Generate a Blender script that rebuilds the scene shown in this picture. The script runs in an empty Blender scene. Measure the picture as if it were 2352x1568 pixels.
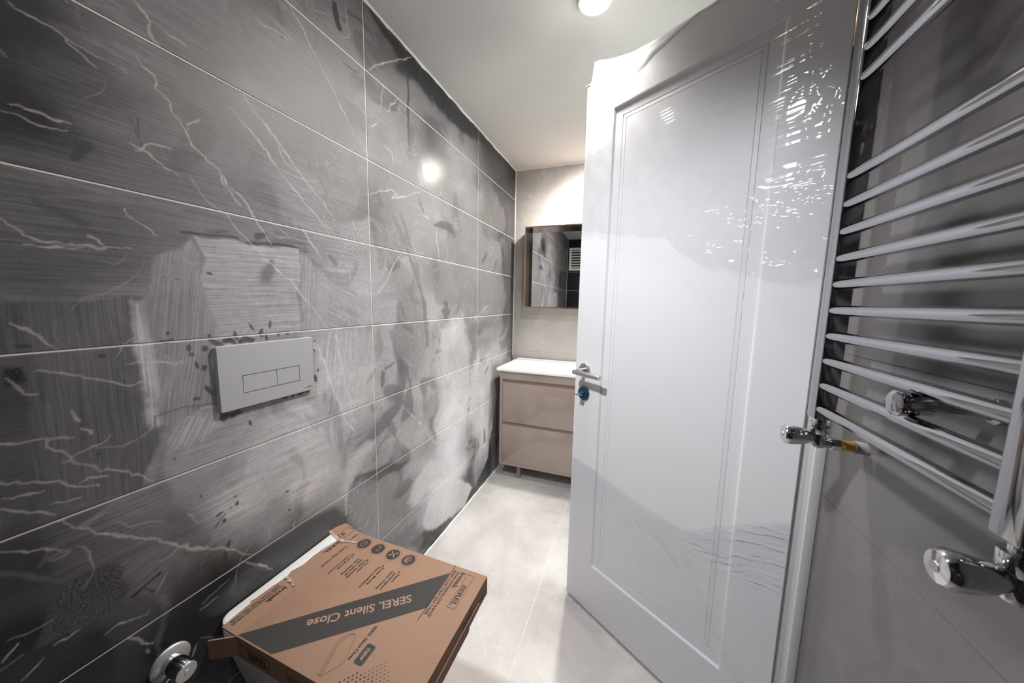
import bpy, bmesh, math, random
import numpy as np
from mathutils import Vector, Matrix

random.seed(7)
SC = bpy.context.scene
COL = SC.collection

# ------------------------------------------------------------------ camera
CAM = Vector((0.9365, 0.0, 1.3004))
YAW, PITCH, ROLL = math.radians(19.875), math.radians(-6.837), math.radians(1.100)
F_PX = 765.1
fw = Vector((-math.sin(YAW) * math.cos(PITCH), math.cos(YAW) * math.cos(PITCH), math.sin(PITCH)))
rt = Vector((math.cos(YAW), math.sin(YAW), 0))
up = rt.cross(fw)
r2 = math.cos(ROLL) * rt + math.sin(ROLL) * up
u2 = -math.sin(ROLL) * rt + math.cos(ROLL) * up
cd = bpy.data.cameras.new('camera')
cd.sensor_width = 36.0
cd.lens = F_PX / 2352.0 * 36.0
cd.clip_start = 0.02
cd.dof.use_dof = True
cd.dof.focus_distance = 1.05
cd.dof.aperture_fstop = 5.0
cam = bpy.data.objects.new('camera', cd)
cam.matrix_world = Matrix(((r2.x, u2.x, -fw.x, CAM.x), (r2.y, u2.y, -fw.y, CAM.y), (r2.z, u2.z, -fw.z, CAM.z), (0, 0, 0, 1)))
COL.objects.link(cam)
SC.camera = cam

# ------------------------------------------------------------------ world, exposure, hall light
wd = bpy.data.worlds.new('world')
SC.world = wd
wd.use_nodes = True
wd.node_tree.nodes['Background'].inputs[0].default_value = (0.8, 0.85, 0.9, 1)
wd.node_tree.nodes['Background'].inputs[1].default_value = 0.0
SC.view_settings.view_transform = 'Standard'
SC.view_settings.look = 'None'
SC.view_settings.gamma = 1.0
SC.view_settings.use_curve_mapping = False
SC.view_settings.exposure = 0.0

LAMP_WARM = (1.0, 0.94, 0.86)
LAMP_POWER = {'vanity': 85.0, 'centre': 62.0, 'entry': 106.0}
LAMP_COLOR = {'vanity': (1.0, 0.945, 0.875), 'centre': (1.0, 0.965, 0.92), 'entry': (0.94, 0.955, 1.0)}
DIFFUSER_GLOW = {'vanity': 420.0, 'centre': 40.0, 'entry': 30.0}
HALL_POWER = 43.0
hl = bpy.data.lights.new('hall_daylight', 'AREA')
hl.shape = 'RECTANGLE'
hl.size, hl.size_y = 1.08, 1.2
hl.energy = HALL_POWER
hl.color = (0.90, 1.0, 0.97)
ho = bpy.data.objects.new('hall_daylight', hl)
ho.location = (2.925, 1.45, 1.35)
ho.rotation_euler = (0, math.radians(90), 0)
COL.objects.link(ho)

# ------------------------------------------------------------------ dimensions (metres)
W = 1.382          # right wall
YB = 2.609         # far wall
YR = -0.42         # wall behind the camera
ZC = 2.324         # ceiling
MIRROR_TURN = 1.3    # degrees, the glass hangs slightly askew
OP0, OP1, OPZ = 1.005, 1.765, 2.125   # doorway in the right wall

# ------------------------------------------------------------------ helpers
def link(o, parent=None):
    COL.objects.link(o)
    if parent is not None:
        o.parent = parent
    return o

def tag(o, label=None, cat=None, group=None, kind=None):
    if label: o['label'] = label
    if cat: o['category'] = cat
    if group: o['group'] = group
    if kind: o['kind'] = kind
    return o

def empty(name, loc=(0, 0, 0), rz=0.0, parent=None):
    o = bpy.data.objects.new(name, None)
    o.empty_display_size = 0.05
    o.location = loc
    o.rotation_euler = (0, 0, rz)
    return link(o, parent)

def obj(name, verts, faces, mat=None, parent=None, smooth=False):
    me = bpy.data.meshes.new(name)
    me.from_pydata([tuple(v) for v in verts], [], [tuple(f) for f in faces])
    me.update()
    if mat is not None: me.materials.append(mat)
    if smooth:
        me.polygons.foreach_set('use_smooth', [True] * len(me.polygons))
    return link(bpy.data.objects.new(name, me), parent)

def from_bm(name, bm, mat=None, parent=None, smooth=False, autos=None):
    me = bpy.data.meshes.new(name)
    bmesh.ops.recalc_face_normals(bm, faces=bm.faces[:])
    bm.to_mesh(me)
    bm.free()
    if mat is not None: me.materials.append(mat)
    if smooth:
        me.polygons.foreach_set('use_smooth', [True] * len(me.polygons))
        if autos is not None:
            me.set_sharp_from_angle(angle=math.radians(autos))
    return link(bpy.data.objects.new(name, me), parent)

def bm_box(bm, x0, x1, y0, y1, z0, z1, bevel=0.0, seg=2):
    g = bmesh.ops.create_cube(bm, size=1.0)
    vs = g['verts']
    for v in vs:
        v.co = Vector(((x0 + x1) / 2 + v.co.x * (x1 - x0), (y0 + y1) / 2 + v.co.y * (y1 - y0), (z0 + z1) / 2 + v.co.z * (z1 - z0)))
    if bevel > 0:
        es = list({e for v in vs for e in v.link_edges})
        bmesh.ops.bevel(bm, geom=es, offset=bevel, segments=seg, profile=0.5, affect='EDGES')

def box(name, b, mat, parent=None, bevel=0.0, seg=2):
    bm = bmesh.new()
    bm_box(bm, *b, bevel=bevel, seg=seg)
    return from_bm(name, bm, mat, parent, smooth=bevel > 0, autos=35 if bevel > 0 else None)

def frame_from(axis, upv=(0, 0, 1)):
    a = Vector(axis).normalized()
    u = Vector(upv)
    if abs(a.dot(u)) > 0.98: u = Vector((1, 0, 0))
    x = u.cross(a).normalized()
    y = a.cross(x)
    return x, y, a

def lathe(name, prof, origin, axis, mat, parent=None, seg=32, smooth=True, autos=40, sides=None, twist=0.0):
    """prof: list of (radius, distance along axis)"""
    x, y, a = frame_from(axis)
    o = Vector(origin)
    n = sides or seg
    vs, fs = [], []
    for r, h in prof:
        for i in range(n):
            t = 2 * math.pi * i / n + twist
            vs.append(o + a * h + x * (r * math.cos(t)) + y * (r * math.sin(t)))
    for k in range(len(prof) - 1):
        for i in range(n):
            j = (i + 1) % n
            fs.append((k * n + i, k * n + j, (k + 1) * n + j, (k + 1) * n + i))
    fs.append(tuple(range(n - 1, -1, -1)))
    fs.append(tuple(range((len(prof) - 1) * n, len(prof) * n)))
    ob = obj(name, vs, fs, mat, parent, smooth=smooth)
    if smooth and autos: ob.data.set_sharp_from_angle(angle=math.radians(autos))
    return ob

def tube(name, path, r, mat, parent=None, seg=16, radii=None):
    P = [Vector(p) for p in path]
    vs, fs = [], []
    ref = None
    for i, p in enumerate(P):
        d = (P[min(i + 1, len(P) - 1)] - P[max(i - 1, 0)]).normalized()
        if ref is None:
            x, y, _ = frame_from(d)
        else:
            x = (ref - d * ref.dot(d)).normalized()
            y = d.cross(x)
        ref = x
        rr = radii[i] if radii else r
        for k in range(seg):
            t = 2 * math.pi * k / seg
            vs.append(p + x * (rr * math.cos(t)) + y * (rr * math.sin(t)))
    for i in range(len(P) - 1):
        for k in range(seg):
            j = (k + 1) % seg
            fs.append((i * seg + k, i * seg + j, (i + 1) * seg + j, (i + 1) * seg + k))
    fs.append(tuple(range(seg - 1, -1, -1)))
    fs.append(tuple(range((len(P) - 1) * seg, len(P) * seg)))
    ob = obj(name, vs, fs, mat, parent, smooth=True)
    ob.data.set_sharp_from_angle(angle=math.radians(50))
    return ob

def rounded_poly(pts, r, n=5):
    out = []
    m = len(pts)
    for i in range(m):
        a, b, c = Vector(pts[i - 1]), Vector(pts[i]), Vector(pts[(i + 1) % m])
        d1, d2 = (a - b).normalized(), (c - b).normalized()
        ang = math.acos(max(-1, min(1, d1.dot(d2))))
        t = r / math.tan(ang / 2)
        p, q = b + d1 * t, b + d2 * t
        for k in range(n + 1):
            f = k / n
            out.append((1 - f) ** 2 * p + 2 * f * (1 - f) * b + f * f * q)
    return out

def prism(name, pts2, to3, d0, d1, mat, parent=None):
    """extrude a 2-D outline; to3(u, v, d) -> 3-D point"""
    n = len(pts2)
    vs = [to3(p[0], p[1], d0) for p in pts2] + [to3(p[0], p[1], d1) for p in pts2]
    fs = [tuple(range(n - 1, -1, -1)), tuple(range(n, 2 * n))]
    for i in range(n):
        j = (i + 1) % n
        fs.append((i, j, n + j, n + i))
    bm = bmesh.new()
    bv = [bm.verts.new(v) for v in vs]
    for f in fs: bm.faces.new([bv[i] for i in f])
    return from_bm(name, bm, mat, parent)

# value noise in numpy
def vnoise(x, y, seed=0):
    x = np.asarray(x, float); y = np.asarray(y, float)
    xi = np.floor(x).astype(np.int64); yi = np.floor(y).astype(np.int64)
    fx = x - xi; fy = y - yi
    fx = fx * fx * (3 - 2 * fx); fy = fy * fy * (3 - 2 * fy)
    def h(a, b):
        n = (a * 374761393 + b * 668265263 + seed * 1442695041) & 0x7fffffff
        n = ((n ^ (n >> 13)) * 1274126177) & 0x7fffffff
        return ((n ^ (n >> 16)) & 0xffff) / 65535.0
    return (h(xi, yi) * (1 - fx) + h(xi + 1, yi) * fx) * (1 - fy) + (h(xi, yi + 1) * (1 - fx) + h(xi + 1, yi + 1) * fx) * fy

def fbm(x, y, seed=0, octv=4):
    s, a, t = 0.0, 1.0, 0.0
    for k in range(octv):
        s = s + a * vnoise(x * 2 ** k, y * 2 ** k, seed + k * 17); t += a; a *= 0.5
    return s / t

def sstep(e0, e1, x):
    t = np.clip((x - e0) / (e1 - e0), 0, 1)
    return t * t * (3 - 2 * t)

# ------------------------------------------------------------------ materials
def nodes_of(name):
    m = bpy.data.materials.new(name)
    m.use_nodes = True
    nt = m.node_tree
    return m, nt, nt.nodes, nt.links, nt.nodes['Principled BSDF']

def N(nt, kind, **kw):
    n = nt.nodes.new(kind)
    for k, v in kw.items():
        setattr(n, k, v)
    return n

def math_node(nt, op, a, b=None, clamp=False):
    n = nt.nodes.new('ShaderNodeMath'); n.operation = op; n.use_clamp = clamp
    for i, v in enumerate((a, b)):
        if v is None: continue
        if isinstance(v, (int, float)): n.inputs[i].default_value = v
        else: nt.links.new(v, n.inputs[i])
    return n.outputs[0]

def mixc(nt, fac, a, b):
    n = nt.nodes.new('ShaderNodeMix'); n.data_type = 'RGBA'
    for sock, v in ((n.inputs[0], fac), (n.inputs[6], a), (n.inputs[7], b)):
        if isinstance(v, (int, float)): sock.default_value = v
        elif isinstance(v, tuple): sock.default_value = (*v, 1) if len(v) == 3 else v
        else: nt.links.new(v, sock)
    return n.outputs[2]

def maprange(nt, v, a, b, c=0.0, d=1.0, smooth=True):
    n = nt.nodes.new('ShaderNodeMapRange')
    n.interpolation_type = 'SMOOTHSTEP' if smooth else 'LINEAR'
    nt.links.new(v, n.inputs[0])
    for i, x in enumerate((a, b, c, d)): n.inputs[i + 1].default_value = x
    return n.outputs[0]

def noise(nt, vec, scale, detail=3.0, rough=0.55, dist=0.0, dim='3D'):
    n = nt.nodes.new('ShaderNodeTexNoise'); n.noise_dimensions = dim
    n.inputs['Scale'].default_value = scale
    n.inputs['Detail'].default_value = detail
    n.inputs['Roughness'].default_value = rough
    n.inputs['Distortion'].default_value = dist
    if vec is not None: nt.links.new(vec, n.inputs['Vector'])
    return n.outputs['Fac']

def geo_pos(nt):
    return nt.nodes.new('ShaderNodeNewGeometry').outputs['Position']

def plain(name, col, rough=0.5, metal=0.0, var=0.0, scale=8.0, bump=0.0, bscale=200.0, coat=0.0, spec=0.5):
    m, nt, nd, lk, b = nodes_of(name)
    b.inputs['Roughness'].default_value = rough
    b.inputs['Metallic'].default_value = metal
    b.inputs['Specular IOR Level'].default_value = spec
    if coat:
        b.inputs['Coat Weight'].default_value = coat
        b.inputs['Coat Roughness'].default_value = 0.05
    pos = geo_pos(nt)
    f = noise(nt, pos, scale)
    lo = tuple(max(0, c * (1 - var)) for c in col); hi = tuple(min(1, c * (1 + var)) for c in col)
    lk.new(mixc(nt, f, lo, hi), b.inputs['Base Color'])
    if bump:
        bp = nd.new('ShaderNodeBump'); bp.inputs['Strength'].default_value = bump; bp.inputs['Distance'].default_value = 0.001
        lk.new(noise(nt, pos, bscale), bp.inputs['Height']); lk.new(bp.outputs[0], b.inputs['Normal'])
    return m

def ridge(nt, pos, scale, width, detail=4.0, dist=0.6):
    f = noise(nt, pos, scale, detail=detail, rough=0.6, dist=dist)
    a = math_node(nt, 'ABSOLUTE', math_node(nt, 'SUBTRACT', f, 0.5))
    return maprange(nt, a, 0.0, width, 1.0, 0.0)

def dark_tile_material():
    m, nt, nd, lk, b = nodes_of('dark_marble_tile')
    pos = geo_pos(nt)
    at = lambda n: N(nt, 'ShaderNodeAttribute', attribute_name=n)
    dust_and_light = at('dust_and_light').outputs['Fac']; vein = at('vein').outputs['Fac']; grain = at('grain').outputs['Fac']
    br = nd.new('ShaderNodeSeparateXYZ'); lk.new(at('brush').outputs['Vector'], br.inputs[0])
    cx = nd.new('ShaderNodeCombineXYZ')
    lk.new(math_node(nt, 'MULTIPLY', br.outputs[0], 260.0), cx.inputs[0])
    lk.new(math_node(nt, 'MULTIPLY', br.outputs[1], 5.0), cx.inputs[1])
    bn = noise(nt, cx.outputs[0], 1.0, detail=3.0, rough=0.7)
    lines = math_node(nt, 'MULTIPLY', math_node(nt, 'SUBTRACT', bn, 0.5), math_node(nt, 'MULTIPLY', br.outputs[2], 2.9))
    mul = math_node(nt, 'ADD', 1.0, lines)
    gn = noise(nt, pos, 260.0, detail=3.0, rough=0.6)
    gm = maprange(nt, gn, 0.36, 0.64, -0.55, 0.6)
    mul = math_node(nt, 'ADD', mul, math_node(nt, 'MULTIPLY', gm, grain))
    fine = noise(nt, pos, 55.0, detail=4.0, rough=0.65)
    mul = math_node(nt, 'MULTIPLY', mul, maprange(nt, fine, 0.25, 0.75, 0.88, 1.12, smooth=False))
    hz = math_node(nt, 'MULTIPLY', dust_and_light, mul, clamp=True)
    cloud = noise(nt, pos, 3.5, detail=5.0, rough=0.6)
    base = mixc(nt, cloud, (0.006, 0.006, 0.007), (0.020, 0.0195, 0.020))
    v2 = ridge(nt, pos, 3.0, 0.0022, detail=2.0, dist=0.2)
    vm = maprange(nt, noise(nt, pos, 4.0), 0.48, 0.62)
    v2 = math_node(nt, 'MULTIPLY', v2, math_node(nt, 'MULTIPLY', vm, 0.22))
    vv = math_node(nt, 'MAXIMUM', v2, vein, clamp=True)
    tint = mixc(nt, noise(nt, pos, 1.6, detail=2.0), (0.56, 0.54, 0.575), (0.575, 0.562, 0.565))
    col = mixc(nt, hz, base, tint)
    col = mixc(nt, math_node(nt, 'MULTIPLY', vv, 0.8), col, (0.60, 0.585, 0.585))
    lk.new(col, b.inputs['Base Color'])
    lk.new(maprange(nt, hz, 0.0, 0.40, 0.24, 0.66, smooth=False), b.inputs['Roughness'])
    b.inputs['Specular IOR Level'].default_value = 0.25
    return m

def light_tile_material(name, lo, hi, vcol, rough=0.2, floor=False):
    m, nt, nd, lk, b = nodes_of(name)
    pos = geo_pos(nt)
    c = noise(nt, pos, 3.0, detail=6.0, rough=0.62, dist=0.5)
    col = mixc(nt, maprange(nt, c, 0.3, 0.7), lo, hi)
    sp = nd.new('ShaderNodeSeparateXYZ'); lk.new(pos, sp.inputs[0])
    hsum = math_node(nt, 'ADD', sp.outputs[0], sp.outputs[1])
    cv = nd.new('ShaderNodeCombineXYZ')
    lk.new(math_node(nt, 'MULTIPLY', math_node(nt, 'ADD', hsum, math_node(nt, 'MULTIPLY', sp.outputs[2], -0.7)), 1.6), cv.inputs[0])
    lk.new(math_node(nt, 'MULTIPLY', math_node(nt, 'ADD', math_node(nt, 'MULTIPLY', hsum, 0.7), sp.outputs[2]), 7.0), cv.inputs[1])
    lk.new(math_node(nt, 'MULTIPLY', math_node(nt, 'SUBTRACT', sp.outputs[0], sp.outputs[1]), 4.0 if floor else 0.0), cv.inputs[2])
    st = maprange(nt, noise(nt, cv.outputs[0], 1.0, detail=5.0, rough=0.65, dist=0.3), 0.5, 0.75)
    v = ridge(nt, cv.outputs[0], 0.9, 0.006, detail=3.0, dist=0.25)
    vm = maprange(nt, noise(nt, pos, 3.1), 0.5, 0.62)
    v = math_node(nt, 'MULTIPLY', v, math_node(nt, 'MULTIPLY', vm, 0.6))
    col = mixc(nt, math_node(nt, 'MAXIMUM', math_node(nt, 'MULTIPLY', st, 0.22), v, clamp=True), col, vcol)
    lk.new(col, b.inputs['Base Color'])
    lk.new(maprange(nt, noise(nt, pos, 9.0), 0.3, 0.7, rough * 0.8, rough * 1.3), b.inputs['Roughness'])
    return m

def film_material(name, tint, base):
    m, nt, nd, lk, b = nodes_of(name)
    out = nd['Material Output']
    nd.remove(b)
    tr = nd.new('ShaderNodeBsdfTransparent'); tr.inputs[0].default_value = (*tint, 1)
    gl = nd.new('ShaderNodeBsdfGlossy'); gl.inputs['Roughness'].default_value = 0.06; gl.inputs[0].default_value = (1, 1, 1, 1)
    lw = nd.new('ShaderNodeLayerWeight'); lw.inputs[0].default_value = 0.5
    pos = geo_pos(nt)
    fz = math_node(nt, 'ADD', math_node(nt, 'MULTIPLY', math_node(nt, 'POWER', lw.outputs['Facing'], 5.0), 0.7), base)
    k = math_node(nt, 'MULTIPLY', fz, maprange(nt, noise(nt, pos, 30.0), 0.3, 0.7, 0.8, 1.3))
    mx = nd.new('ShaderNodeMixShader')
    lk.new(k, mx.inputs[0]); lk.new(tr.outputs[0], mx.inputs[1]); lk.new(gl.outputs[0], mx.inputs[2])
    lk.new(mx.outputs[0], out.inputs['Surface'])
    return m

def emit_material(name, col, strength):
    m, nt, nd, lk, b = nodes_of(name)
    b.inputs['Base Color'].default_value = (0.9, 0.9, 0.9, 1)
    b.inputs['Emission Color'].default_value = (*col, 1)
    b.inputs['Emission Strength'].default_value = strength
    return m

def cardboard_material():
    m, nt, nd, lk, b = nodes_of('cardboard')
    pos = geo_pos(nt)
    f = noise(nt, pos, 14.0, detail=5.0, rough=0.65)
    fib = noise(nt, pos, 420.0, detail=2.0)
    col = mixc(nt, f, (0.235, 0.140, 0.094), (0.285, 0.176, 0.120))
    col = mixc(nt, math_node(nt, 'MULTIPLY', fib, 0.25), col, (0.19, 0.11, 0.07))
    lk.new(col, b.inputs['Base Color'])
    b.inputs['Roughness'].default_value = 0.72
    b.inputs['Specular IOR Level'].default_value = 0.25
    return m

M = {}
M['dark_tile'] = dark_tile_material()
M['light_tile'] = light_tile_material('pale_marble_tile', (0.44, 0.415, 0.405), (0.55, 0.525, 0.51), (0.66, 0.64, 0.62), 0.22)
M['wall_tile_grey'] = light_tile_material('mid_grey_marble_tile', (0.155, 0.145, 0.145), (0.200, 0.188, 0.186), (0.32, 0.305, 0.30), 0.20)
M['floor_tile'] = light_tile_material('floor_marble_tile', (0.44, 0.41, 0.40), (0.58, 0.56, 0.54), (0.72, 0.70, 0.68), 0.28, True)
M['grout'] = plain('white_grout', (0.70, 0.68, 0.68), 0.9, var=0.08, scale=40)
M['grout_floor'] = plain('floor_grout', (0.68, 0.66, 0.64), 0.9, var=0.06, scale=40)
M['grout_grey'] = plain('grey_grout', (0.42, 0.40, 0.40), 0.9, var=0.06, scale=40)
M['grout_dim'] = plain('dim_grout', (0.24, 0.225, 0.22), 0.9, var=0.06, scale=40)
M['plaster'] = plain('ceiling_paint', (0.66, 0.655, 0.64), 0.9, var=0.03, scale=3)
M['caulk'] = plain('white_caulk', (0.74, 0.73, 0.72), 0.7, var=0.06, scale=60)
M['door_white'] = plain('door_lacquer', (0.80, 0.80, 0.815), 0.38, var=0.015, scale=4)
M['casing'] = plain('casing_white', (0.74, 0.74, 0.745), 0.42, var=0.02, scale=6)
M['hall_white'] = plain('hall_paint', (0.78, 0.80, 0.79), 0.85, var=0.03, scale=3)
M['chrome'] = plain('chrome', (0.40, 0.40, 0.42), 0.06, 1.0, var=0.03, scale=20)
M['chrome_bright'] = plain('bright_chrome', (0.66, 0.66, 0.68), 0.08, 1.0, var=0.03, scale=20)
M['satin_metal'] = plain('satin_metal', (0.62, 0.62, 0.62), 0.38, 0.6, var=0.05, scale=30)
M['steel'] = plain('brushed_steel', (0.60, 0.585, 0.57), 0.30, 1.0, var=0.08, scale=120)
M['brass'] = plain('brass_hinge', (0.78, 0.62, 0.36), 0.22, 1.0, var=0.05, scale=40)
M['blue_film'] = plain('blue_protective_film', (0.010, 0.062, 0.105), 0.2, 0.3, var=0.15, scale=60)
M['dark_slot'] = plain('dark_slot', (0.02, 0.02, 0.02), 0.6)
M['satin_plastic'] = plain('satin_grey_plastic', (0.42, 0.423, 0.425), 0.36, 0.2, var=0.02, scale=9)
M['ceramic'] = plain('white_ceramic', (0.90, 0.895, 0.885), 0.10, var=0.01, scale=5, coat=0.4)
M['basin'] = plain('basin_ceramic', (0.86, 0.84, 0.81), 0.12, var=0.01, scale=5, coat=0.4)
M['lacquer'] = plain('taupe_gloss_lacquer', (0.30, 0.235, 0.205), 0.12, var=0.03, scale=3, coat=0.5)
M['lacquer_dark'] = plain('taupe_grip_profile', (0.24, 0.175, 0.155), 0.3, var=0.04, scale=8)
M['bronze'] = plain('bronze_frame', (0.62, 0.47, 0.38), 0.16, 1.0, var=0.05, scale=25)
M['mirror'] = plain('mirror_silver', (0.90, 0.91, 0.91), 0.01, 1.0)
M['cardboard'] = cardboard_material()
M['torn'] = plain('torn_cardboard', (0.42, 0.31, 0.235), 0.9, var=0.15, scale=90)
M['ink'] = plain('dark_print', (0.025, 0.020, 0.018), 0.6, var=0.15, scale=200)
M['band'] = plain('dark_print_band', (0.024, 0.021, 0.020), 0.55, var=0.12, scale=120)
M['kraft_print'] = plain('kraft_lettering', (0.27, 0.165, 0.115), 0.7, var=0.06, scale=60)
M['yellow'] = plain('yellow_pipe_sleeve', (0.66, 0.38, 0.05), 0.5, var=0.1, scale=50)
M['grey_pvc'] = plain('grey_pipe_sleeve', (0.34, 0.325, 0.29), 0.8, var=0.1, scale=60)
M['film'] = film_material('stretch_film', (0.972, 0.972, 0.977), 0.05)
M['film_low'] = film_material('stretch_film_layered', (0.93, 0.93, 0.94), 0.06)
M['foam'] = plain('white_foam_wrap', (0.86, 0.86, 0.85), 0.45, var=0.03, scale=30, bump=0.4, bscale=60)
M['vent'] = plain('white_vent_plastic', (0.78, 0.79, 0.77), 0.4, var=0.02, scale=10)
M['light_ring'] = plain('light_trim', (0.82, 0.82, 0.80), 0.4)

# ------------------------------------------------------------------ left wall: plaster dust, wiped patches and veins; dust amounts also carry painted light falloff (metres: y along the wall, z up)
CTRL = [(0.2839, 1.7213, 0.054), (0.2722, 1.5928, 0.05), (0.2598, 1.4552, 0.195), (0.3424, 1.6644, 0.119), (0.3911, 1.5903, 0.223), (0.408, 1.7936, 0.283), (0.538, 1.8468, 0.225), (0.4999, 1.6635, 0.247), (0.6431, 1.7285, 0.23), (0.6791, 1.9375, 0.289), (0.8154, 2.0955, 0.257), (0.865, 1.8938, 0.284), (0.5892, 1.5505, 0.244), (0.4129, 1.4739, 0.229), (0.3199, 1.4047, 0.177), (0.249, 1.3363, 0.16), (0.758, 1.5993, 0.381), (0.8887, 1.7058, 0.323), (0.6641, 1.351, 0.217), (0.5804, 1.2788, 0.581), (0.4321, 1.2792, 0.36), (0.3022, 1.2003, 0.6), (0.3183, 1.0714, 0.122), (0.2309, 1.1365, 0.08), (0.2176, 0.9907, 0.136), (0.4358, 1.1344, 0.95), (0.4256, 0.9035, 0.488), (0.5847, 0.863, 0.74), (0.7165, 0.9027, 0.853), (0.5341, 0.7651, 0.827), (0.3324, 0.8841, 0.304), (0.7049, 0.7081, 0.95), (0.5949, 0.6631, 0.461), (0.8512, 0.9793, 0.783), (0.8666, 1.2779, 0.559), (0.2704, 0.8335, 0.166), (0.3901, 0.7459, 0.24), (0.2042, 0.8422, 0.057), (0.3135, 0.6559, 0.142), (0.1939, 0.729, 0.003), (0.2506, 0.6053, 0.002), (0.3885, 0.528, 0.002), (0.4611, 0.5755, 0.003), (0.5645, 0.5651, 0.004), (0.6973, 0.5806, 0.119), (1.1613, 2.2477, 0.197), (1.2324, 1.9963, 0.252), (1.154, 2.0406, 0.303), (1.0923, 1.696, 0.235), (1.4584, 1.9024, 0.03), (1.456, 1.7403, 0.27), (1.7186, 2.0378, 0.411), (2.2187, 1.9351, 0.184), (2.2108, 2.1621, 0.107), (2.4012, 1.6013, 0.167), (1.4522, 1.4906, 0.236), (1.1849, 1.3689, 0.495), (1.7199, 1.3996, 0.288), (2.244, 1.211, 0.262), (1.2052, 1.0863, 0.497), (1.4441, 0.9435, 0.557), (1.6692, 1.0278, 0.26), (1.6186, 0.6572, 0.81), (1.6175, 0.3961, 0.95), (1.4335, 0.2345, 0.95), (1.2242, 0.6792, 0.577), (1.0593, 0.8354, 0.527), (1.0486, 0.5582, 0.491), (1.0954, 0.3732, 0.551), (1.2791, 0.211, 0.718), (2.0303, 0.6805, 0.687), (2.1915, 0.307, 0.95), (1.7227, 0.0639, 0.108), (1.4298, -0.0158, 0.007)]
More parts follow.
